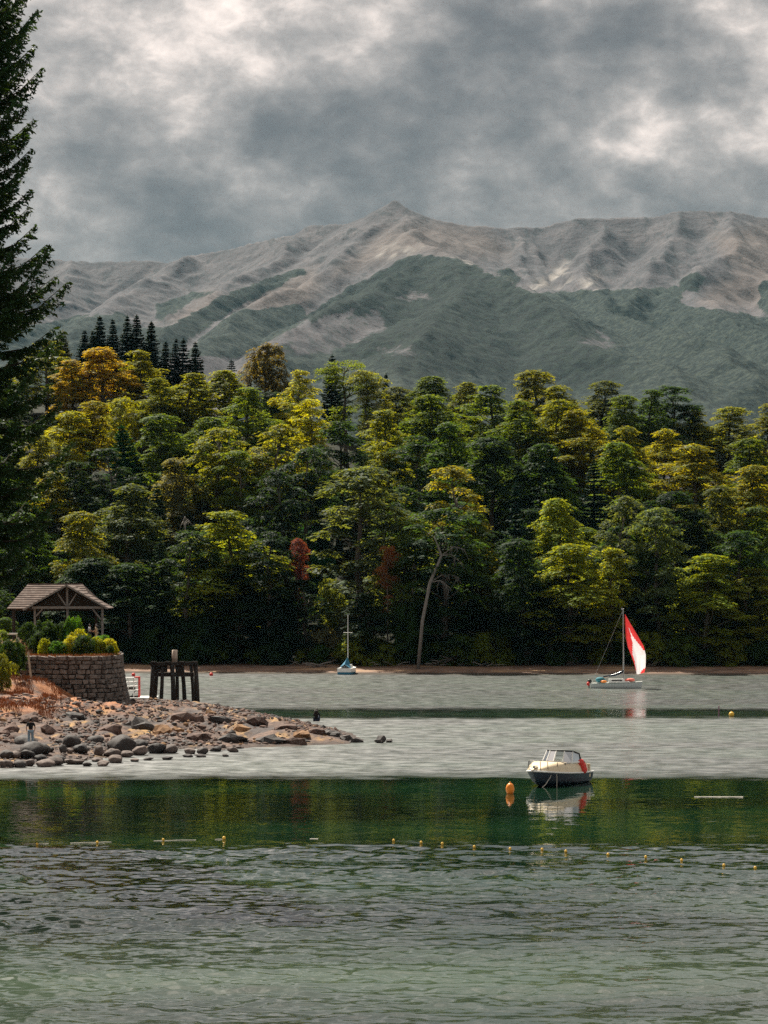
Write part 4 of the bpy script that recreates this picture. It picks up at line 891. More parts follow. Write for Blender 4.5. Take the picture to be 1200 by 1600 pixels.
# ---- planting on the terrace, copied from the same shrubs as across the lake
def shrub(px, pytop, Y, zb, wpx, colour, label, kind='bush', v=None, group='shrubs on the terrace'):
    kind = 'broom' if colour in ('broom', 'gorse', 'fresh', 'yellow') else kind
    h0, r0, tm, cm = PROTO[kind][rnd.randrange(3) if v is None else v]; Ht = P(px, pytop, Y).z - zb; sx = wpx * (1.25 if kind == 'broom' else 1) / F * Y / 2 / r0
    e = empty('shrub', ((px - 600) / F * Y, Y, zb - .05), rnd.uniform(0, 6), label, 'shrub', group); e.scale = (sx, sx, Ht / h0)
    link('stem', tm, e); c = link('foliage', cm, e); c.color = (*C[colour], 1); return e
C['hedge'] = (.050, .085, .022); C['broom'] = (.50, .42, .035); C['gorse'] = (.34, .33, .03); C['fresh'] = (.10, .20, .025)
shrub(48, 973, 225.5, 5.6, 40, 'hedge', 'dark green hedge shrub below the left pavilion post', v=0); shrub(74, 971, 225.2, 5.6, 44, 'hedge', 'dark green hedge shrub in front of the king post', v=1); shrub(98, 973, 224.8, 5.6, 44, 'hedge', 'dark hedge shrub just left of the fresh green bush', v=2)
shrub(114, 966, 224.2, 5.6, 30, 'fresh', 'fresh green upright bush at the right end of the hedge', v=0); shrub(62, 986, 223.5, 5.6, 40, 'hedge', 'low dark hedge shrub at the left end of the terrace', v=1)
shrub(70, 998, 218, 5.65, 18, 'gorse', 'small yellow flowering bush on the wall top beside green bush'); shrub(90, 1002, 217.8, 5.65, 26, 'fresh', 'small round green bush on the wall top', v=2)
shrub(112, 994, 218.5, 5.65, 26, 'broom', 'yellow flowering broom left of the dark round bush'); shrub(130, 992, 217.6, 5.65, 40, 'hedge', 'dark round bush between the yellow brooms', v=1); shrub(150, 996, 219, 5.65, 24, 'gorse', 'yellow broom below the two people', v=0)
shrub(170, 998, 219.4, 5.65, 26, 'broom', 'yellow broom at the right end of the wall top', v=2); shrub(160, 993, 221, 5.65, 34, 'fresh', 'green bush rising behind the yellow brooms'); shrub(172, 1008, 218.2, 5.65, 14, 'hedge', 'little dark bush at the right corner of the wall'); shrub(125, 984, 220.5, 5.65, 30, 'yellow', 'yellow green bush behind the dark round bush')
shrub(2, 1022, 204, 3.2, 44, 'olive', 'olive bush on the bank at the left edge', v=0); shrub(14, 1000, 211, 4.6, 40, 'hedge', 'dark bush on the bank left of the stone wall', v=1); shrub(-8, 985, 216, 5.4, 60, 'olive_green', 'leafy bush at the left edge beside the ledge', v=2); shrub(30, 1006, 213.6, 4.5, 30, 'hedge', 'dark bush tucked against the left end of the wall', v=2)
shrub(138, 1099, 205, 1.4, 22, 'broom', 'low yellow tuft at the foot of the stone wall', v=1)
st = MB(); a, b_ = P(44, 1019, 212.2), P(50, 1073, 210.5); st.beam(a, b_, .16, .12); tag(st.build('plank', plain('bleached_plank', (.36, .27, .19), .85)), 'bleached plank leaning against the stone wall', 'plank')
# trees behind the pavilion on the near shore
for px, py, Y, w, colour, lab in [(-30, 900, 262, 100, 'deep', 'dark tree behind the left end of the pavilion roof'), (8, 965, 256, 44, 'green', 'green bush seen under the left eave of the pavilion')]:
    kd = 'round'; h0, r0, tm, cm = PROTO[kd][rnd.randrange(3)]; x = (px - 600) / F * Y; zb = 6.0; Ht = P(px, py, Y).z - zb; e = empty('round_tree', (x, Y, zb), 1.0, lab, 'tree'); e.scale = (w / F * Y / 2 / r0,) * 2 + (Ht / h0,); link('trunk', tm, e); c = link('crown', cm, e); c.color = (*C[colour], 1)
# dry grass on the wall top and the rusty bank
def grass(name, pts, n, hgt, colr, seed):
    rs = np.random.RandomState(seed); p = pts(rs, n); n = len(p); a = rs.uniform(0, 6.28, n); h = hgt * rs.uniform(.5, 1.2, n); w = np.stack([np.cos(a), np.sin(a), 0 * a], 1) * .03
    tip = p + np.stack([rs.normal(0, .3, n) * h, rs.normal(0, .3, n) * h, h], 1); p = p - [0, 0, .03]
    b = NB(name); n_ = b.noise(b.pos(), 1.4, 4, .6); m = b.out(b.ramp(n_, [(.35, tuple(c * .6 for c in colr)), (.65, colr)]), .9, None, .1)
    o = link(name, quad_mesh(name, np.stack([p - w, p + w, tip + w * .2, tip - w * .2], 1), m)); o['kind'] = 'stuff'; return o
def on_wall(rs, n):
    out = []
    for i in range(n):
        p, t, nn = wall_at(rs.uniform(.5, 15)); p = p - nn * rs.uniform(.0, 1.1); out.append((p[0], p[1], 5.66))
    return np.array(out)
def on_bank(rs, n):
    px, Y = rs.uniform(-30, 110, n * 2), rs.uniform(188, 213, n * 2); x = (px - 600) / F * Y; k = fbm(x / 3.0, Y / 7.0, 3) > -.02 + np.maximum(0, px - 50) * .004
    x, Y = x[k][:n], Y[k][:n]; return np.stack([x, Y, point_z(x, Y)], 1)
g1 = grass('dry_grass', on_wall, 1500, .34, (.42, .19, .075), 4); g2 = grass('dry_grass', on_bank, 4200, .34, (.30, .115, .045), 5)
# ================================================================ BOULDERS AND OUTCROP
def rock_mesh(seed, sub, amp, flat, mat, freq=1.1):
    rs = np.random.RandomState(seed); bm = bmesh.new(); bmesh.ops.create_icosphere(bm, subdivisions=sub, radius=1.0); off = rs.uniform(-50, 50, 3)
    planes = [(Vector(rs.normal(0, 1, 3)).normalized(), rs.uniform(.62, .9)) for _ in range(7)]
    co = np.array([v.co for v in bm.verts]); co = co * (1 + amp * fbm(co[:, 0] * freq + off[0] + co[:, 2] * .7, co[:, 1] * freq + off[1] - co[:, 2] * .9, 3))[:, None]
    if flat: co += rs.normal(0, .10, co.shape)
    for n, d in planes:
        e = np.maximum(co @ np.array(n) - d, 0); co -= np.outer(e, np.array(n)) * (.9 if flat else .55)
    for v, p in zip(bm.verts, co): v.co = p
    me = bpy.data.meshes.new('boulder'); bm.to_mesh(me); bm.free(); me.materials.append(mat)
    me.polygons.foreach_set('use_smooth', np.full(len(me.polygons), not flat, dtype=bool)); return me
RB = [rock_mesh(k, 3, .5, False, M_boulder) for k in range(6)]; RD = [rock_mesh(20 + k, 3, .5, False, M_dark_boulder) for k in range(5)]
RS = [rock_mesh(40 + k, 2, .8, True, M_slab) for k in range(6)]; RO = [rock_mesh(60 + k, 2, .8, True, M_ochre) for k in range(3)]; RK = [rock_mesh(80 + k, 2, .8, True, M_dark_boulder) for k in range(3)]
def stand(px, py):
    z = .3
    for _ in range(6):
        Y = (CAMH - z) * F / (py - HOR); x = (px - 600) / F * Y; z = .5 * z + .5 * max(0, float(point_z(np.array([x]), np.array([Y]), False)[0]))
    return x, Y, z
def boulder(x0, x1, y0, y1, pool, name, label, group, squash=1.0):
    low = name == 'outcrop_rock' and x0 < 570
    if low: c_ = (x0 + x1) / 2; x0, x1 = c_ + (x0 - c_) * .95, c_ + (x1 - c_) * .95
    px = (x0 + x1) / 2; x, Y, z = stand(px, y1); w = (x1 - x0) / F * Y / 2; h = (y1 - y0) / F * Y
    o = link(name, pool[rnd.randrange(len(pool))], None, (x, Y + w * .5, z + h * (.42 if not low else .12)), (0, 0, rnd.uniform(0, 6.28)), (w * 1.12, w * 1.12, h * .62)); o.rotation_euler = (rnd.uniform(-.2, .2), rnd.uniform(-.2, .2), rnd.uniform(0, 6.28))
    return tag(o, label, 'boulder', group)
G_B = 'boulders along the near beach'
BL = [(98, 126, 1149, 1169, 'd', 'large dark boulder standing up at the middle of the beach'), (115, 137, 1162, 1177, 'd', 'dark boulder leaning against the large upright one'), (92, 104, 1163, 1177, 'd', 'small dark boulder at the left foot of the upright boulder'), (104, 114, 1169, 1177, 'b', 'small brown stone wedged between two dark boulders'),
      (33, 67, 1161, 1179, 'd', 'wide dark boulder in front of the standing man'), (62, 78, 1163, 1177, 'd', 'dark rounded boulder touching the right of the wide one'), (76, 84, 1167, 1174, 'd', 'little dark stone right of the wide dark boulder'), (22, 56, 1150, 1165, 'd', 'dark boulder behind the legs of the standing man'),
      (137, 162, 1149, 1162, 'd', 'dark flat-topped boulder with a notch above the sand'), (167, 208, 1149, 1178, 'd', 'biggest black boulder below the right end of the wall'), (147, 162, 1164, 1180, 'b', 'pointed brown boulder left of the biggest black one'), (162, 188, 1170, 1183, 'b', 'brown boulder in front of the biggest black one'),
      (169, 191, 1180, 1192, 'b', 'brown rounded boulder at the water edge below the biggest one'), (189, 207, 1173, 1183, 'b', 'grey boulder at the right foot of the biggest one'), (57, 82, 1187, 1198, 'b', 'tan boulder at the very edge of the water, left'), (72, 97, 1183, 1196, 'b', 'brown boulder overlapping the tan one at the water edge'),
      (80, 103, 1180, 1192, 'd', 'dark boulder behind the brown one at the water edge'), (100, 128, 1186, 1194, 'b', 'long low boulder at the water edge below the sand'), (55, 72, 1180, 1189, 'd', 'dark low boulder left of the water edge group'), (30, 53, 1173, 1185, 'd', 'dark boulder below the wide one near the left edge'),
      (-2, 19, 1171, 1184, 'd', 'dark boulder cut by the left edge of the view'), (15, 33, 1174, 1184, 'b', 'grey boulder beside the one at the left edge'), (-2, 18, 1187, 1199, 'b', 'brown boulder at the lower left corner of the beach'), (22, 41, 1188, 1199, 'd', 'dark boulder by the water near the lower left corner'), (40, 54, 1186, 1197, 'b', 'brown boulder right of the dark one by the water'),
      (142, 160, 1184, 1190, 'b', 'flat stone awash below the pointed boulder'), (152, 169, 1189, 1197, 'b', 'flat stone awash left of the brown rounded boulder'), (129, 142, 1191, 1197, 'd', 'small dark stone awash off the sand'), (127, 137, 1184, 1188, 'b', 'small pale stone at the end of the sand'), (202, 230, 1156, 1169, 'd', 'dark boulder right behind the biggest black one'),
      (206, 229, 1167, 1180, 'b', 'brown boulder right of the grey one at the water'), (230, 258, 1161, 1177, 'd', 'broad dark boulder below the mooring dolphin'), (254, 276, 1164, 1177, 'b', 'brown boulder right of the broad dark one'), (288, 304, 1169, 1178, 'b', 'pale brown boulder on the middle waterline'), (307, 324, 1168, 1178, 'd', 'dark boulder right of the pale brown one'),
      (329, 346, 1166, 1174, 'd', 'low dark boulder on the waterline past the middle'), (355, 371, 1167, 1175, 'b', 'rightmost boulder of the waterline row'), (285, 300, 1178, 1183, 'd', 'flat dark stone awash below the pale brown boulder'), (305, 322, 1178, 1183, 'd', 'long flat stone awash right of the flat dark one'), (225, 239, 1183, 1188, 'd', 'flat stone awash in front of the brown boulder'),
      (254, 268, 1182, 1187, 'd', 'flat stone awash below the broad dark boulder'), (204, 217, 1185, 1190, 'b', 'low stone awash right of the brown rounded boulder'), (347, 357, 1178, 1182, 'd', 'smallest stone awash, farthest right off the beach')]
for x0, x1, y0, y1, k, lab in BL: boulder(x0, x1, y0, y1, RD if k == 'd' else RB, 'boulder', lab, G_B)
OC = [(100, 134, 1107, 1122, RK, 'dark angular outcrop rock below the stone wall'), (22, 62, 1108, 1118, RS, 'pale low outcrop rock above the standing man'), (197, 241, 1115, 1140, RK, 'dark jagged outcrop slab below the right corner of the wall'), (262, 322, 1104, 1131, RS, 'large mauve outcrop slab in front of the mooring dolphin'),
      (235, 266, 1129, 1149, RO, 'orange outcrop rock at the middle of the point'), (262, 285, 1132, 1146, RO, 'ochre outcrop rock right of the orange one'), (337, 381, 1142, 1159, RK, 'dark outcrop rock low on the point'), (318, 338, 1104, 1122, RO, 'ochre outcrop rock right of the mooring dolphin'), (360, 392, 1128, 1144, RO, 'ochre outcrop rock halfway along the point'),
      (380, 420, 1116, 1134, RS, 'mauve outcrop rock on the back of the point'), (425, 470, 1126, 1142, RS, 'mauve outcrop rock towards the tip of the point'), (150, 190, 1128, 1146, RS, 'grey outcrop rock above the notched boulder'), (60, 96, 1130, 1147, RS, 'pale outcrop rock right of the standing man'), (290, 330, 1140, 1158, RS, 'reddish outcrop rock above the waterline row'),
      (395, 440, 1146, 1162, RK, 'dark outcrop rock at the front of the point'), (455, 484, 1138, 1152, RO, 'ochre outcrop rock left of the seated woman'), (478, 512, 1134, 1147, RS, 'flat outcrop rock under the seated woman'), (505, 532, 1136, 1150, RK, 'dark rock right of the seated woman'), (528, 552, 1143, 1156, RK, 'dark rock near the tip of the point'), (545, 567, 1149, 1160, RK, 'outermost dark rock at the tip of the point'),
      (586, 604, 1150, 1161, RK, 'dark rock awash off the tip of the point'), (603, 614, 1155, 1160, RK, 'smaller dark rock awash off the tip'), (0, 30, 1128, 1146, RS, 'mauve outcrop rock at the left edge'), (440, 480, 1148, 1162, RS, 'reddish outcrop rock low near the tip'), (330, 365, 1112, 1130, RK, 'dark outcrop rock behind the ochre one')]
for x0, x1, y0, y1, pool, lab in OC: boulder(x0, x1, y0, y1, pool, 'outcrop_rock', lab, 'outcrop rocks on the point')
# smaller broken rock, too many to pick apart
rs = np.random.RandomState(12)
def rubble(name, n, pool, size, seed, shore):
    rs = np.random.RandomState(seed); V = []; Fc = []; o = 0
    data = []
    for me in pool:
        co = np.zeros(len(me.vertices) * 3, np.float32); me.vertices.foreach_get('co', co); data.append((co.reshape(-1, 3), [tuple(p.vertices) for p in me.polygons]))
    m = n * 8; px = rs.uniform(0, 380, m) if shore else rs.uniform(-10, 560, m); Y = rs.uniform(149, 182, m) if shore else rs.uniform(163, 240, m); x = (px - 600) / F * Y; sd = poly_sd(x, Y, poly)
    k = (sd > -.8) & (sd < 5) if shore else (sd > 1.0) & ~((px < 205) & (Y > 208)) & (fbm(x / 4, Y / 8, 3) > -.12) & ~((px > 22) & (px < 78) & (Y > 158) & (Y < 186))
    x, Y = x[k][:n], Y[k][:n]; Z = np.maximum(-.05, point_z(x, Y))
    for i in range(len(x)):
        s = min(size * rs.lognormal(0, .5), size * 2.6); co, fs = data[rs.randint(len(data))]
        a = rs.uniform(0, 6.28); M = np.array([[math.cos(a), -math.sin(a), 0], [math.sin(a), math.cos(a), 0], [0, 0, 1]]); p = (co * [s, s * rs.uniform(.5, 1), s * rs.uniform(.35, .9)]) @ M.T + [x[i], Y[i], Z[i] + s * .05]
        V.append(p); Fc += [tuple(q + o for q in f) for f in fs]; o += len(p)
    ob = link(name, new_mesh(name, np.concatenate(V), Fc, pool[0].materials[0])); ob['kind'] = 'stuff'
R1 = [rock_mesh(100 + k, 1, .9, True, M_slab) for k in range(5)]; R2 = [rock_mesh(110 + k, 1, .9, True, M_dark_boulder) for k in range(4)]; R3 = [rock_mesh(120 + k, 1, .9, True, M_ochre) for k in range(3)]; R4 = [rock_mesh(130 + k, 2, .5, False, M_boulder) for k in range(4)]
rubble('broken_rock', 3600, R1, .14, 1, False); rubble('broken_rock', 1700, R2, .15, 2, False); rubble('broken_rock', 260, R3, .17, 3, False); rubble('beach_stones', 420, R4, .13, 4, True)

# ================================================================ MOORING DOLPHIN, FLOATING DOCK
YD = 238.0; base = P(273, 1100, YD); dz = float(point_z(np.array([base.x]), np.array([YD]))[0])
dl = empty('mooring_dolphin', (base.x, YD, 0), 0, 'weathered black timber mooring dolphin standing on the rocky point', 'mooring dolphin')
def D3(px, py, dy): return P(px, py, YD + dy) - dl.location
for (tx, bx, dy0, dy1, w) in [(239, 235.5, -.9, -1.3, .44), (254, 251, -.9, -1.2, .36), (268.5, 271.5, -1.0, -1.4, .46), (305, 308.5, -.9, -1.3, .46), (284, 289, .9, 1.1, .40), (246, 240.5, 1.1, 1.3, .36), (276, 277, 1.1, 1.4, .34), (298, 303, 1.0, 1.4, .34)]:
    m = MB(); m.tube([D3(tx, 1036, dy0), D3((tx + bx) / 2 + .6, 1070, (dy0 + dy1) / 2), D3(bx, 1107, dy1)], [w / 2, w / 2 * 1.06, w / 2 * 1.2], 9); m.build('pile', M_timber_dark, dl, True)
for dy in (-1.0, 1.0):
    m = MB(); m.beam(D3(235, 1037.5, dy), D3(309, 1036.5, dy), .36, .34); m.build('cap_beam', M_timber_dark, dl)
    m = MB(); m.beam(D3(238, 1054, dy + .3), D3(307, 1054, dy + .3), .26, .42); m.build('cross_beam', M_timber_dark, dl)
for px in (240, 262, 284, 304):
    m = MB(); m.beam(D3(px, 1034.6, -1.6), D3(px, 1034.4, 1.6), .55, .16); m.build('deck_plank', M_timber_dark, dl)
m = MB(); m.box(D3(250, 1045, -.6), (1.5, .3, .7)); m.build('fender_block', M_timber_dark, dl); m = MB(); m.box(D3(281, 1045, -.6), (.5, .3, .8)); m.build('fender_block', M_timber_dark, dl)
m = MB(); m.tube([D3(273, 1034.5, 0), D3(273, 1025, 0), D3(273, 1015.5, 0)], [.30, .29, .27], 10); m.build('bollard_post', plain('bleached_post', (.42, .34, .28), .85, .25), dl, True)
dk = empty('floating_dock', P(212, 1094, 253), 0, 'white floating dock behind the stone wall', 'dock'); dk.location.z = 0
m = MB(); m.box((0, 0, .22), (4.6, 5.2, .36)); m.build('deck', M_white, dk); m = MB(); m.box((0, 0, -.05), (4.3, 4.9, .3)); m.build('float', plain('grey_float', (.25, .26, .27), .6), dk)
ct = empty('gangway_frame', (dk.location.x - .35, 252.0, .41), 0, 'white tubular rail frame with red corner posts on the floating dock', 'frame')
m = MB()
for z_ in (.75, 1.2, 1.65, 2.1):
    for y_ in (-.6, .6): m.tube([(-1.0, y_, z_), (.85, y_, z_ + .05)], .035, 5)
m.build('rail', M_white, ct)
for x_ in (-.9, -.3, .3):
    for y_ in (-.6, .6): m = MB(); m.tube([(x_, y_, 0), (x_, y_, 2.1)], .035, 5); m.build('upright', M_white, ct)
M_red = plain('red_paint', (.62, .045, .035), .45, .12)
for y_ in (-.6, .6): m = MB(); m.tube([(.85, y_, 0), (.85, y_, 1.3), (.85, y_, 2.25)], .06, 6); m.build('corner_post', M_red, ct)
m = MB(); m.box((.62, 0, 2.2), (.5, 1.3, .08)); m.build('red_top', M_red, ct)
m = MB(); m.beam((-.9, 0, .1), (-.2, 0, .8), .06, .06); m.beam((-.2, 0, .1), (-.9, 0, .8), .06, .06); m.beam((.0, 0, .1), (.5, 0, .8), .08, .08); m.box((0, 0, .08), (1.7, 1.0, .1)); m.box((-.1, .1, .95), (1.0, .5, .28)); m.build('dark_brace', M_timber_dark, ct)
# ================================================================ BOATS
M_navy = plain('navy_gelcoat', (.018, .032, .048), .22, .1, 2, .5); M_cream = plain('cream_gelcoat', (.72, .60, .42), .3, .06, 2, .5); M_gel = plain('white_gelcoat', (.80, .80, .77), .3, .05, 2, .5)
M_black = plain('black_rubber', (.015, .015, .016), .5); M_chrome = plain('steel_rail', (.62, .62, .62), .25, .05, 2, .5, .9); M_orange = plain('orange_plastic', (.80, .25, .03), .45, .08); M_yellow = plain('yellow_plastic', (.70, .43, .06), .5, .08)
M_rope = plain('pale_rope', (.55, .52, .46), .9); M_teal = plain('teal_canvas', (.03, .16, .20), .8); M_blue = plain('blue_canvas', (.03, .16, .26), .8); M_grey_gel = plain('pale_grey_gelcoat', (.55, .60, .60), .35, .06, 2, .5); M_pink = plain('faded_red_cloth', (.62, .16, .12), .8)
def glass_mat():
    b = NB('tinted_glass'); g = b.n('ShaderNodeBsdfGlossy'); g.inputs['Roughness'].default_value = .04; t = b.n('ShaderNodeBsdfTransparent'); t.inputs['Color'].default_value = (.55, .60, .60, 1); f = b.n('ShaderNodeFresnel'); f.inputs['IOR'].default_value = 1.6
    m = b.n('ShaderNodeMixShader'); b.l(f.outputs[0], m.inputs[0]); b.l(t.outputs[0], m.inputs[1]); b.l(g.outputs[0], m.inputs[2]); o = b.n('ShaderNodeOutputMaterial'); b.l(m.outputs[0], o.inputs['Surface']); return b.mat
M_glass = glass_mat()
th = R(33); MBY = 138.0; mc = G(870, 938 + 39600 / MBY)
boat = empty('motor_boat', (mc.x, mc.y, 0), math.atan2(-math.cos(th), -math.sin(th)), 'moored motor boat with navy hull, cream deck and framed windscreen', 'boat'); boat.scale = (1.12, 1.12, 1.18)
Lb = 5.0
def half(x):           # half beam at the sheer
    t = (x + 2.4) / Lb; return 1.05 * min(1, .90 + .25 * t) * (1 if t < .5 else max(0.0, 1 - ((t - .5) / .5) ** 2.6) ** .62)
xs_ = np.concatenate([np.linspace(-2.4, 1.6, 14), np.linspace(1.75, 2.6, 9)])
def sheer(x): return .55 + .26 * ((x + 2.4) / Lb) ** 2
hull = []; strip = []; deck = []
for x in xs_:
    b_ = max(half(x), .02); s_ = sheer(x); t = (x + 2.4) / Lb; rk = .0; ch = b_ * (.86 - .42 * max(0, t - .4)); kz = -.28 + .62 * max(0, (t - .62) / .38) ** 2.2; cz = .06 + .30 * max(0, t - .3); xo = x - (0 if t < .6 else .30 * ((t - .6) / .4) ** 2)
    hull.append([(x, b_, s_), (x * .5 + xo * .5, (b_ + ch) / 2 + .03 * b_, (s_ + cz) / 2), (xo, ch, cz), (xo, 0, kz), (xo, -ch, cz), (x * .5 + xo * .5, -(b_ + ch) / 2 - .03 * b_, (s_ + cz) / 2), (x, -b_, s_)])
m = MB(); m.loft(hull); m.add(hull[0], [tuple(range(7))]); m.build('hull', M_navy, boat, True)
m = MB()
for sg in (1, -1): m.tube([(x, sg * (max(half(x), .02) + .015), sheer(x)) for x in xs_], .045, 6)
m.build('rub_rail', M_gel, boat, True)
dk_ = []
for x in xs_:
    if x < -1.9: continue
    b_ = max(half(x), .02); s_ = sheer(x); t = (x + 2.4) / Lb; hh = .55 * (1 if t < .62 else max(0, 1 - ((t - .62) / .38) ** 2) * .9 + .1); dk_.append([(x, b_ * .99, s_ + .02), (x - .03, b_ * .93, s_ + hh * .55), (x - .05, b_ * .80, s_ + hh * .92), (x - .06, b_ * .45, s_ + hh), (x - .06, 0, s_ + hh * 1.04), (x - .06, -b_ * .45, s_ + hh), (x - .05, -b_ * .80, s_ + hh * .92), (x - .03, -b_ * .93, s_ + hh * .55), (x, -b_ * .99, s_ + .02)])
ck = [r for r in dk_ if r[0][0] > .15]; m = MB(); m.loft(ck); m.build('foredeck', M_cream, boat, True)
af = [r for r in dk_ if r[0][0] < .5]; m = MB(); m.loft([r[:3] for r in af]); m.loft([r[6:] for r in af]); m.loft([[r[2], (r[2][0], r[2][1] * .9, .35)] for r in af]); m.loft([[r[6], (r[6][0], r[6][1] * .9, .35)] for r in af]); m.build('cockpit_side', M_cream, boat, True)
m = MB(); m.box((-1.0, 0, .33), (2.6, 1.7, .06)); m.build('cockpit_floor', M_gel, boat); m = MB(); m.box((-1.98, 0, .62), (.12, 1.9, .66)); m.build('transom', M_cream, boat)
for y_ in (-.45, .45): m = MB(); m.box((-.7, y_, .62), (.5, .5, .5)); m.box((-.95, y_, 1.0), (.14, .5, .5)); m.build('seat', M_gel, boat)
zb_ = 1.12; wb = [(-.95, .90), (-.1, .86), (.50, .62), (.82, .22), (.82, -.22), (.50, -.62), (-.1, -.86), (-.95, -.90)]; wtp = [(-1.05, .80), (-.42, .74), (.10, .52), (.36, .18), (.36, -.18), (.10, -.52), (-.42, -.74), (-1.05, -.80)]
zt = [1.50, 1.66, 1.70, 1.71, 1.71, 1.70, 1.66, 1.50]
for i in range(7):
    a, b2, c2, d2 = (*wb[i], zb_), (*wb[i + 1], zb_), (*wtp[i + 1], zt[i + 1]), (*wtp[i], zt[i]); m = MB(); m.add([a, b2, c2, d2], [(0, 1, 2, 3)]); m.build('window_pane', M_glass, boat)
for i in range(8): m = MB(); m.tube([(*wb[i], zb_ - .04), (*wtp[i], zt[i])], .038, 6); m.build('window_frame', M_gel if 0 < i < 7 else M_black, boat)
m = MB(); m.tube([(*wtp[i], zt[i]) for i in range(8)], .042, 6); m.build('top_frame', M_black, boat); m = MB(); m.tube([(*wb[i], zb_ - .02) for i in range(8)], .05, 6); m.build('bottom_frame', M_gel, boat)
rail = [(x, sg, .0) for x in (0,) for sg in (1, -1)]; m = MB(); rp_ = []
for sg, xr in ((1, np.linspace(.1, 2.45, 8)), (-1, np.linspace(2.45, .1, 8))): rp_ += [(x, sg * max(half(x) * .86, .05), sheer(x) + .48 + .06 * (x > 1)) for x in xr]
m.tube(rp_, .022, 5); m.build('bow_rail', M_chrome, boat)
for sg in (1, -1):
    for x in (.7, 1.4, 2.05, 2.4): m = MB(); m.tube([(x, sg * half(x) * .92, sheer(x) + .02), (x, sg * max(half(x) * .86, .05), sheer(x) + .50)], .018, 5); m.build('stanchion', M_black, boat)
m = MB()
for x, y_, z_ in [(-1.05, .92, 1.05), (-1.15, .98, .88), (-1.2, 1.02, .70)]: m.ball((x, y_, z_), (.26, .14, .20), 10, 6)
m.build('red_cushion', M_red, boat, True)
m = MB(); m.ball((-2.25, 0, 1.05), (.30, .26, .34), 12, 8); m.box((-2.3, 0, .5), (.22, .2, .9)); m.box((-2.05, 0, .72), (.3, .34, .16)); m.build('outboard_motor', M_black, boat, True)
m = MB(); m.ball((-1.5, .5, .98), (.55, .36, .20), 10, 6); m.build('dark_cover', plain('dark_green_cover', (.02, .045, .04), .8), boat, True)
m = MB(); m.tube([(1.7, .72, .92), (1.9, .66, .5), (2.15, .5, .12), (2.5, .35, -.1)], .02, 5); m.tube([(1.55, .80, .9), (1.55, .86, .45), (1.55, .85, -.1)], .016, 5); m.build('mooring_rope', M_rope, boat)
m = MB(); m.box((2.36, 0, 1.02), (.3, .16, .1)); m.ball((2.52, 0, 1.0), .07); m.build('bow_roller', M_chrome, boat)

# sailing boat
sb = empty('sailing_boat', (*G(963, 1075.5)[:2], 0), R(-8), 'white sailing boat with furled boom cover and red and white headsail', 'boat')
YS = sb.location.y; pm = F / YS
def S3(px, py, dy=0.0): v = P(px, py, YS + dy) - sb.location; v.rotate(Matrix.Rotation(R(8), 3, 'Z')); return v
hx_ = np.linspace(-3.15, 3.25, 17); rg = []
for x in hx_:
    t = (x + 3.15) / 6.4; b_ = max(.02, 1.1 * (.72 + .5 * t if t < .5 else max(0, .97 * (1 - ((t - .5) / .5) ** 2.2)))); s_ = .62 + .22 * t * t; kz = -.25 * (1 - t ** 3); xo = x - .35 * max(0, t - .6) ** 1 * 1.2
    rg.append([(x, b_, s_), (xo * .5 + x * .5, b_ * .96, .22), (xo, b_ * .72, -.06), (xo, 0, kz), (xo, -b_ * .72, -.06), (xo * .5 + x * .5, -b_ * .96, .22), (x, -b_, s_)])
m = MB(); m.loft(rg); m.add(rg[0], [tuple(range(7))]); m.build('hull', M_grey_gel, sb, True)
m = MB(); m.loft([[r[0], (r[0][0], 0, r[0][2] + .06), r[6]] for r in rg]); m.build('deck', M_gel, sb, True)
m = MB()
for r in (0, 6): m.tube([(q[r][0], q[r][1] * 1.01, q[r][2]) for q in rg], .035, 5)
m.build('gunwale', plain('dark_green_trim', (.05, .11, .10), .5), sb)
cab = []
for x, w_, h_ in [(-1.0, .72, .02), (-.95, .74, .42), (.4, .72, .46), (1.2, .58, .36), (1.75, .42, .04)]: cab.append([(x, w_, .74), (x, w_ * .88, .74 + h_), (x, 0, .78 + h_), (x, -w_ * .88, .74 + h_), (x, -w_, .74)])
m = MB(); m.loft(cab); m.build('cabin', M_gel, sb)
for y_ in (-1, 1):
    m = MB(); m.box((.1, y_ * .70, 1.0), (1.3, .03, .13)); m.build('cabin_window', M_black, sb)
m = MB(); mx = S3(974, 1062).x; m.tube([(mx, 0, 1.1), (mx, 0, 5), (mx - .03, 0, S3(973, 951).z)], [.085, .075, .055], 8); m.build('mast', M_chrome, sb)
zm = S3(973, 951).z; m = MB(); m.tube([(mx, -.7, 5.9), (mx, .7, 5.9)], .03, 5); m.tube([(mx - .25, 0, zm - .15), (mx + .05, 0, zm)], .04, 5); m.box((mx - .18, 0, zm), (.22, .05, .16)); m.build('spreader', M_chrome, sb)
m = MB(); m.tube([(mx, 0, 1.9), (mx - .9, 0, 1.55), (mx - 2.6, 0, 1.35)], .06, 6); m.build('boom', M_chrome, sb)
m = MB(); m.tube([(mx + .05, 0, 2.25), (mx - .3, 0, 1.95), (mx - 1.2, 0, 1.62), (mx - 2.5, 0, 1.45)], [.10, .20, .17, .08], 8); m.build('boom_cover', M_navy, sb, True)
m = MB(); m.ball((-2.0, .1, 1.05), (.62, .55, .36), 12, 6); m.build('cockpit_cover', M_teal, sb, True); m = MB(); m.ball((-1.55, -.5, .85), (.4, .2, .16)); m.build('orange_bag', M_orange, sb, True)
m = MB(); m.ball((-3.35, .1, .85), (.30, .22, .28), 10, 6); m.box((-3.4, .1, .3), (.14, .12, .8)); m.build('outboard_motor', M_black, sb, True); m = MB(); m.ball((-3.5, -.25, .55), (.2, .2, .26)); m.build('red_fuel_can', M_red, sb, True)
m = MB()
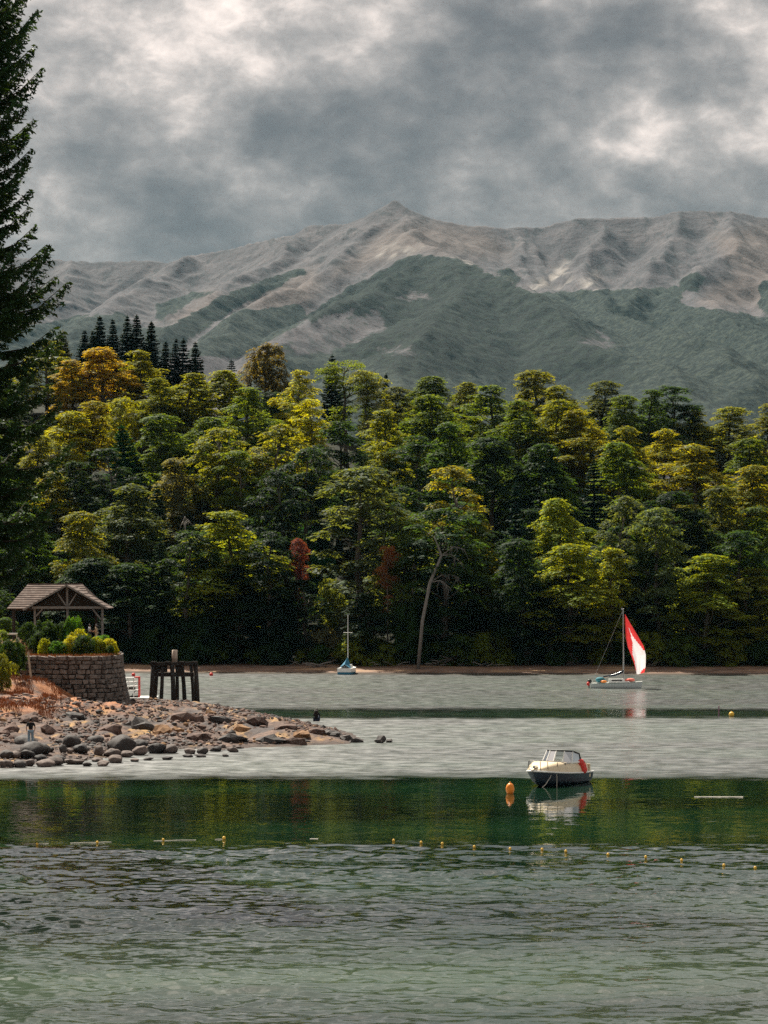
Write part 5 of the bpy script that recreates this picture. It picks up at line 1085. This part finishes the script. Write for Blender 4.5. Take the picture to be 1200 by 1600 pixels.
for a, b2 in [((mx, 0, zm - .1), (-3.05, 0, .7)), ((mx, 0, 7.0), (3.2, 0, .85)), ((mx, 0, zm - .3), (mx + .1, 1.05, .75)), ((mx, 0, zm - .3), (mx + .1, -1.05, .75))]: m.tube([a, b2], .010, 4)
m.build('rigging', M_chrome, sb)
m = MB(); m.ball((mx + .9, .1, 1.05), (.55, .4, .22)); m.ball((mx + .35, -.3, 1.0), (.35, .3, .18)); m.build('dropped_sail', M_pink, sb, True)
# headsail: (luff, leech) rows from head to foot
rows = [(976.4, 960, 977, 960), (976.4, 973, 984, 972.5), (977, 984, 990.5, 983), (978, 995, 997.5, 995), (980.7, 1010, 1005.5, 1009), (986.7, 1025, 1009, 1023), (990, 1034, 1009, 1032), (992, 1041, 1008.5, 1043), (995, 1054, 1006.7, 1051)]
NS, NR = 18, 32; rws = np.array(rows, float)
def sailpt(f, u):
    a, b2, c2, d2 = [float(np.interp(f * 8, range(9), rws[:, q])) for q in range(4)]; bel = math.sin(u * math.pi) * .55 * math.sin((f * 8 + .5) / 9 * math.pi); crease = .03 * math.sin(17 * u + 9 * f) ; return S3(a + (c2 - a) * u, b2 + (d2 - b2) * u, -bel + crease)
redm, rightm, cornm, whm = MB(), MB(), MB(), MB()
for i in range(NR):
    for k in range(NS):
        f0, f1, u0, u1 = i / NR, (i + 1) / NR, k / NS, (k + 1) / NS; um = (u0 + u1) / 2; fm = (f0 + f1) / 2
        lo = np.interp(fm, [.2, .375, .5, .6, .8, 1.0], [.45, .42, .33, .14, .08, .0]); hi = np.interp(fm, [.2, .375, .5, .56, .6, .86, 1.0], [.455, .58, .78, .95, 1.1, 1.1, .4])
        (whm if lo < um < hi else redm if um <= (lo + hi) / 2 else rightm if fm < .75 else cornm).add([sailpt(f0, u0), sailpt(f0, u1), sailpt(f1, u1), sailpt(f1, u0)], [(0, 1, 2, 3)])
M_sailw = plain('white_sailcloth', (.72, .68, .70), .8, .05); M_sailr = plain('red_sailcloth', (.68, .05, .05), .8, .08)
for mm in (M_sailw, M_sailr):
    t = mm.node_tree; pr = [n for n in t.nodes if n.type == 'BSDF_PRINCIPLED'][0]; tr = t.nodes.new('ShaderNodeBsdfTranslucent'); mx_ = t.nodes.new('ShaderNodeMixShader'); mx_.inputs[0].default_value = .5; out_ = [n for n in t.nodes if n.type == 'OUTPUT_MATERIAL'][0]
    t.links.new(pr.inputs['Base Color'].links[0].from_socket, tr.inputs['Color']); t.links.new(pr.outputs[0], mx_.inputs[1]); t.links.new(tr.outputs[0], mx_.inputs[2]); t.links.new(mx_.outputs[0], out_.inputs['Surface'])
sl = redm.build('headsail', M_sailr, sb, True); whm.build('white_panel', M_sailw, sl, True); rightm.build('red_panel', M_sailr, sl, True); cornm.build('corner_patch', M_sailr, sl, True)

# small yacht moored at the far beach
yt_ = empty('moored_yacht', (*G(543, 1053.5)[:2], 0), R(80), 'small white yacht with blue cover moored stern-on at the far beach', 'boat')
rg = []
for x in np.linspace(-2.6, 2.8, 13):
    t = (x + 2.6) / 5.4; b_ = max(.02, 1.22 * (.88 + .24 * t if t < .5 else max(0, 1 - ((t - .5) / .5) ** 2.2))); s_ = .95 + .2 * t * t; rg.append([(x, b_, s_), (x, b_ * .97, .45), (x, b_ * .8, -.05), (x, 0, -.2), (x, -b_ * .8, -.05), (x, -b_ * .97, .45), (x, -b_, s_)])
m = MB(); m.loft(rg); m.add(rg[0], [tuple(range(7))]); m.loft([[r[0], (r[0][0], 0, r[0][2] + .05), r[6]] for r in rg]); m.build('hull', M_gel, yt_, True)
m = MB(); m.loft([[(r[2][0], r[2][1] * 1.06, .0), (r[1][0], r[1][1] * 1.012, .36)] for r in rg]); m.loft([[(r[4][0], r[4][1] * 1.06, .0), (r[5][0], r[5][1] * 1.012, .36)] for r in rg]); m.box((-2.62, 0, .2), (.04, 2.0, .34)); m.build('boot_stripe', M_blue, yt_)
m = MB(); m.loft([[(x, w_, .98), (x, w_ * .8, .98 + h_), (x, -w_ * .8, .98 + h_), (x, -w_, .98)] for x, w_, h_ in [(-.9, .8, .05), (-.8, .8, .5), (.8, .7, .5), (1.5, .5, .05)]]); m.build('cabin', M_gel, yt_)
m = MB(); m.loft([[(x, w_, 1.05 + h_ * .0), (x, .0, 1.05 + h_), (x, -w_, 1.05)] for x, w_, h_ in [(-2.3, .75, .5), (-1.2, .8, 1.1), (.2, .5, 1.5), (.5, .1, 1.2)]]); m.build('boom_tent', M_blue, yt_)
m = MB(); m.tube([(.3, 0, 1.2), (.3, 0, P(541, 961, 343).z)], [.07, .05], 7); m.build('mast', M_gel, yt_); m = MB(); m.tube([(.3, -.7, 6.2), (.3, .7, 6.2)], .035, 5); m.build('spreader', M_gel, yt_)

# ================================================================ BUOYS, POSTS, LINES
def ball_buoy(px, py, r, mat, name, label, cat='buoy', sz=1.0, group=None, on=0.0):
    g = G(px, py, on); m = MB(); m.ball((0, 0, 0), (r, r, r * sz), 14, 9); m.tube([(0, 0, r * sz * .9), (0, 0, r * sz * 1.18)], [r * .22, r * .12], 6); o = m.build(name, mat, None, True); o.location = (g.x, g.y, on + r * sz * .72); return tag(o, label, cat, group)
ball_buoy(797, 1240, .245, M_orange, 'mooring_buoy', 'orange mooring buoy floating left of the motor boat', sz=1.45)
fl = [(58, 1321), (152, 1318), (255, 1314), (350, 1312), (615, 1315), (658, 1318), (691, 1320), (741, 1325), (797, 1328), (847, 1329), (884, 1332), (950, 1337), (1009, 1341), (1065, 1346), (1131, 1354), (1180, 1358)]
for i, (px, py) in enumerate(fl): ball_buoy(px, py, .062 if i != 3 else .08, M_yellow, 'line_float', f'small yellow float on the swimming line, {ORD[i]} from left', 'float', 1.15, 'yellow floats of the swimming line')
for i, (x0, x1) in enumerate([(37, 57), (59, 76), (110, 151), (153, 174), (240, 254), (256, 306), (336, 349)]):
    a, b2 = G(x0, 1320.5 - x0 * .025), G(x1, 1320.5 - x1 * .025); m = MB(); m.tube([a + Vector((0, 0, .012)), (a + b2) / 2 + Vector((0, .05, .02)), b2 + Vector((0, 0, .012))], .012, 5); tag(m.build('float_rope', M_rope), f'pale rope piece on the swimming line, {ORD[i]} from left', 'rope', 'rope pieces of the swimming line')
a, b2 = G(1085, 1245.5), G(1161, 1245.5); m = MB(); m.tube([a + Vector((0, 0, .01)), b2 + Vector((0, 0, .01))], .03, 5); tag(m.build('drifting_rope', M_rope), 'pale rope drifting on calm water right of the motor boat', 'rope')
a, b2 = G(484, 1311), G(497, 1311); m = MB(); m.tube([a + Vector((0, 0, .01)), b2 + Vector((0, 0, .01))], .02, 5); tag(m.build('drifting_rope', M_rope), 'short pale rope drifting left of the line gap', 'rope')
ball_buoy(1143, 1119, .26, M_yellow, 'channel_buoy', 'pale yellow ball buoy near the right edge', sz=.95); ball_buoy(330, 1056, .28, M_red, 'red_buoy', 'red ball buoy right of the mooring dolphin'); ball_buoy(208.5, 1056.5, .28, M_red, 'red_buoy', 'red ball buoy above the floating dock'); ball_buoy(942, 1043.5, .26, M_gel, 'white_float', 'white ball float lying on the far beach', 'float', on=.5)
g = G(1123, 1119); m = MB(); m.tube([g + Vector((0, 0, -.3)), g + Vector((0.02, 0, .9))], .05, 6); m.ball(g + Vector((.02, 0, .92)), .07); tag(m.build('marker_stake', plain('purple_stake', (.22, .10, .16), .7)), 'thin dark marker stake beside the yellow ball buoy', 'stake')

# driftwood on the far beach
def drift(cx, cy, Y, n, spread, seed, label, size=1.0, colr=None):
    rs = np.random.RandomState(seed); c = P(cx, cy, Y); c.z = float(hill_z(c.x, Y)); e = empty('driftwood', c, 0, label, 'driftwood', 'driftwood on the far beach')
    for i in range(n):
        a = rs.uniform(-.5, .5) + (math.pi if rs.rand() < .5 else 0); L = rs.uniform(1.0, 3.2) * size; x = rs.uniform(-spread, spread); d = Vector((math.cos(a), rs.uniform(-.4, .4), rs.uniform(.0, .55))); p = Vector((x, rs.uniform(-.6, .6), rs.uniform(.05, .45)))
        m = MB(); m.tube([p, p + d * L * .5 + Vector((0, 0, rs.uniform(-.1, .2))), p + d * L], [.13 * size, .10 * size, .03], 5); m.build('branch', M_dead if rs.rand() < .6 else M_bark, e, True)
drift(702, 1043, 355, 16, 3.6, 1, 'heap of grey driftwood branches on the far beach'); drift(502, 1044, 354, 8, 1.2, 2, 'bleached root stump on the beach left of the yacht', 1.0); drift(760, 1046, 353, 4, 1.5, 3, 'few thin driftwood sticks right of the heap', .7); drift(600, 1046, 354, 5, 2.4, 5, 'low driftwood sticks on the beach right of the yacht', .7)
m = MB(); lp = P(572, 1022, 358); m.tube([lp, lp + Vector((2.4, 0, .45))], [.08, .03], 5); tag(m.build('bare_log', M_dead), 'bare pale branch sticking out beside the yacht mast', 'branch')
drift(470, 1042, 356, 5, 1.6, 7, 'bleached sticks on the beach left of the root stump', .6); drift(1010, 1047, 352, 4, 2.0, 8, 'scattered sticks on the beach right of the sail', .5)
# ================================================================ PEOPLE
M_skin = plain('skin', (.42, .24, .17), .6, .05); M_hair = plain('dark_hair', (.018, .013, .011), .6); M_tee = plain('black_cotton', (.012, .012, .014), .9); M_jean = plain('light_denim', (.22, .32, .40), .9, .1); M_dnavy = plain('dark_blue_cloth', (.02, .03, .055), .9); M_shirt = plain('white_shirt', (.70, .72, .76), .9); M_beige = plain('beige_cloth', (.48, .38, .26), .9)
def skin_mesh(name, J, E, mats, root=0, pick=None, extra=None):
    """continuous surface grown over a skeleton; J: {joint: (x, y, z, radius)}"""
    keys = list(J); me = bpy.data.meshes.new(name); me.from_pydata([J[k][:3] for k in keys], [(keys.index(a), keys.index(b)) for a, b in E], [])
    o = bpy.data.objects.new(name, me); col.objects.link(o); md = o.modifiers.new('skin', 'SKIN'); md.use_smooth_shade = True
    if not me.skin_vertices: bpy.context.view_layer.objects.active = o; bpy.ops.mesh.customdata_skin_add() if hasattr(bpy.ops.mesh, 'customdata_skin_add') and bpy.ops.mesh.customdata_skin_add.poll() else None
    for i, k in enumerate(keys):
        d = me.skin_vertices[0].data[i]; d.radius = (J[k][3], J[k][3] * (J[k][4] if len(J[k]) > 4 else 1)); d.use_root = (i == root)
    o.modifiers.new('sub', 'SUBSURF').levels = 1
    dg = bpy.context.evaluated_depsgraph_get(); out = bpy.data.meshes.new_from_object(o.evaluated_get(dg)); bpy.data.objects.remove(o); out.materials.clear()
    for m in mats: out.materials.append(m)
    if pick:
        for p in out.polygons: p.material_index = pick(p.center)
    for p in out.polygons: p.use_smooth = True
    if extra:
        bm = bmesh.new(); bm.from_mesh(out); em = extra.mesh('x', mats); bm.from_mesh(em); bm.to_mesh(out); bm.free()
    out.name = name; return out
def hands(J, mi=0):
    mb = MB()
    for sg, h, d in (('l', 'hand_l', -1), ('r', 'hand_r', 1)):
        x, y, z = J[h][:3]
        for k, (o, ln) in enumerate([(-.028, .065), (-.010, .078), (.010, .074), (.028, .058)]): mb.tube([(x, y + o, z - .01), (x, y + o - .004, z - .045), (x - d * .012, y + o, z - .045 - ln * .6)], [.010, .009, .007], 5, mi)
        mb.tube([(x, y + .030, z + .02), (x - d * .01, y + .052, z - .012), (x - d * .016, y + .050, z - .045)], [.011, .010, .008], 5, mi)
    return mb
def face(e, hc, r, facing, hair_long=0.0):
    m = MB(); f = Vector(facing).normalized(); sd = f.cross(Vector((0, 0, 1)))
    c = Vector(hc) - f * .018 + Vector((0, 0, .028)); m.ball(c, (r * 1.10, r * 1.12, r * 1.22), 14, 9)
    if hair_long: 
        for k in (-1, 0, 1): m.tube([c - f * .07 + sd * .06 * k, c - f * .11 + sd * .085 * k - Vector((0, 0, .2)), c - f * .10 + sd * .08 * k - Vector((0, 0, hair_long))], [.09, .085, .04], 8)
    m.build('hair', M_hair, e, True)
    m = MB(); q = Vector(hc) + f * (r * 1.0) + Vector((0, 0, -.015)); m.ball(q, (.016, .016, .026)); m.build('nose', M_skin, e, True)
    for k in (-1, 1): m = MB(); m.ball(Vector(hc) + f * r * .92 + sd * k * .035 + Vector((0, 0, .02)), .012); m.build('eye', M_tee, e, True)
    for k in (-1, 1): m = MB(); m.ball(Vector(hc) + sd * k * r * 1.02, (.02, .02, .034)); m.build('ear', M_skin, e, True)
    m = MB(); m.ball(Vector(hc) + f * r * .96 - Vector((0, 0, .055)), (.026, .012, .008)); m.build('mouth', M_red, e, True)
def standing(loc, rotz, label, shirt, trousers, hgt=1.76, long_hair=0.0, fold=False):
    s = hgt / 1.76; e = empty('person', loc, rotz, label, 'person'); e.scale = (s, s, s)
    J = {'pelvis': (0, 0, .96, .135, .8), 'waist': (0, 0, 1.10, .125, .75), 'chest': (0, 0, 1.32, .155, .72), 'neck0': (0, .0, 1.47, .07), 'neck': (0, .01, 1.54, .055), 'head': (0, .02, 1.63, .092), 'crown': (0, .01, 1.70, .075)}
    E = [('pelvis', 'waist'), ('waist', 'chest'), ('chest', 'neck0'), ('neck0', 'neck'), ('neck', 'head'), ('head', 'crown')]
    for n, d in (('l', -1), ('r', 1)):
        J.update({f'hip_{n}': (d * .10, 0, .90, .095), f'knee_{n}': (d * .12, .02, .50, .062), f'ankle_{n}': (d * .13, 0, .09, .042), f'toe_{n}': (d * .15, .15, .04, .036), f'sh_{n}': (d * .18, 0, 1.42, .062)})
        if fold: J.update({f'el_{n}': (d * .27, .02, 1.16, .045), f'wr_{n}': (d * .18, .20, 1.08, .03), f'hand_{n}': (d * .13, .26, 1.08, .034)})
        else: J.update({f'el_{n}': (d * .29, -.03, 1.15, .045), f'wr_{n}': (d * .25, .09, .95, .03), f'hand_{n}': (d * .24, .11, .88, .034)})
        E += [('pelvis', f'hip_{n}'), (f'hip_{n}', f'knee_{n}'), (f'knee_{n}', f'ankle_{n}'), (f'ankle_{n}', f'toe_{n}'), ('chest', f'sh_{n}'), (f'sh_{n}', f'el_{n}'), (f'el_{n}', f'wr_{n}'), (f'wr_{n}', f'hand_{n}')]
    link('body', skin_mesh('body', J, E, [M_skin], 0, None, hands(J)), e)
    grow = lambda ks, g: {k: (*J[k][:3], J[k][3] + g, *(J[k][4:])) for k in ks}
    ks = ['pelvis', 'waist', 'chest', 'neck0', 'sh_l', 'sh_r']; Js = grow(ks, .022)
    for n in 'lr': a, b_ = Vector(J[f'sh_{n}'][:3]), Vector(J[f'el_{n}'][:3]); Js[f'cuff_{n}'] = (*a.lerp(b_, .8), .066)
    link('shirt', skin_mesh('shirt', Js, [('pelvis', 'waist'), ('waist', 'chest'), ('chest', 'neck0'), ('chest', 'sh_l'), ('chest', 'sh_r'), ('sh_l', 'cuff_l'), ('sh_r', 'cuff_r')], [shirt]), e)
    ks = ['pelvis'] + [f'{q}_{n}' for q in ('hip', 'knee', 'ankle') for n in 'lr']; Jt = grow(ks, .020)
    link('trousers', skin_mesh('trousers', Jt, [('pelvis', 'hip_l'), ('pelvis', 'hip_r'), ('hip_l', 'knee_l'), ('hip_r', 'knee_r'), ('knee_l', 'ankle_l'), ('knee_r', 'ankle_r')], [trousers]), e)
    for n in 'lr': a, b_ = J[f'ankle_{n}'], J[f'toe_{n}']; m = MB(); m.tube([(a[0], -.05, .045), (a[0], .02, .055), (b_[0], b_[1] + .03, .035)], [.05, .058, .04], 8); m.build('shoe', M_tee, e, True)
    face(e, J['head'][:3], .098, (0, 1, 0), long_hair); return e
def ground(px, Y): x = (px - 600) / F * Y; return (x, Y, float(point_z(np.array([x]), np.array([Y]))[0]))
Yp = 164.5; gp = ground(48, Yp); zt_ = P(48, 1122, Yp).z; standing((gp[0], Yp, gp[2]), R(15), 'person in black t-shirt and light jeans standing among the beach boulders', M_tee, M_jean, max(1.5, min(1.95, zt_ - gp[2])))
for px, sh, tr_, rz, lab, lh in [(140, M_shirt, M_dnavy, R(-80), 'person in white shirt standing under the pavilion, left of two', 0), (150.5, M_beige, M_beige, R(80), 'person in beige clothes standing under the pavilion, right of two', .3)]:
    standing(((px - 600) / F * 226.3, 226.3, FL), rz, lab, sh, tr_, 1.76, lh, True)
# seated woman at the tip of the point
def seated(loc, rotz, label):
    e = empty('person', loc, rotz, label, 'person')
    J = {'pelvis': (0, 0, .12, .15, .9), 'waist': (0, .02, .28, .125, .8), 'chest': (0, .05, .50, .145, .75), 'neck0': (0, .07, .64, .065), 'neck': (0, .08, .70, .052), 'head': (0, .10, .79, .09), 'crown': (0, .09, .86, .072)}
    E = [('pelvis', 'waist'), ('waist', 'chest'), ('chest', 'neck0'), ('neck0', 'neck'), ('neck', 'head'), ('head', 'crown')]
    for n, d in (('l', -1), ('r', 1)):
        J.update({f'hip_{n}': (d * .11, .06, .12, .10), f'knee_{n}': (d * .13, .42, .38, .065), f'ankle_{n}': (d * .12, .50, .0, .045), f'toe_{n}': (d * .12, .64, -.05, .036), f'sh_{n}': (d * .165, .05, .58, .058), f'el_{n}': (d * .24, .18, .38, .043), f'wr_{n}': (d * .14, .36, .44, .03), f'hand_{n}': (d * .07, .41, .44, .033)})
        E += [('pelvis', f'hip_{n}'), (f'hip_{n}', f'knee_{n}'), (f'knee_{n}', f'ankle_{n}'), (f'ankle_{n}', f'toe_{n}'), ('chest', f'sh_{n}'), (f'sh_{n}', f'el_{n}'), (f'el_{n}', f'wr_{n}'), (f'wr_{n}', f'hand_{n}')]
    link('body', skin_mesh('body', J, E, [M_skin], 0, None, hands(J)), e); grow = lambda ks, g: {k: (*J[k][:3], J[k][3] + g, *(J[k][4:])) for k in ks}
    Js = grow(['pelvis', 'waist', 'chest', 'neck0', 'sh_l', 'sh_r', 'el_l', 'el_r', 'wr_l', 'wr_r'], .02)
    link('shirt', skin_mesh('shirt', Js, [('pelvis', 'waist'), ('waist', 'chest'), ('chest', 'neck0')] + [q for n in 'lr' for q in (('chest', f'sh_{n}'), (f'sh_{n}', f'el_{n}'), (f'el_{n}', f'wr_{n}'))], [M_tee]), e)
    link('trousers', skin_mesh('trousers', grow(['pelvis'] + [f'{q}_{n}' for q in ('hip', 'knee', 'ankle') for n in 'lr'], .024), [('pelvis', 'hip_l'), ('pelvis', 'hip_r'), ('hip_l', 'knee_l'), ('hip_r', 'knee_r'), ('knee_l', 'ankle_l'), ('knee_r', 'ankle_r')], [M_dnavy]), e)
    face(e, J['head'][:3], .095, (0, 1, 0), .42); return e
sx, sy, sz_ = stand(494, 1138); top = P(494, 1107, sy).z; e = seated((sx, sy + .5, top - 1.06), R(-10), 'woman with long dark hair seated on the tip of the rocky point'); e.scale = (1.12, 1.12, 1.12)
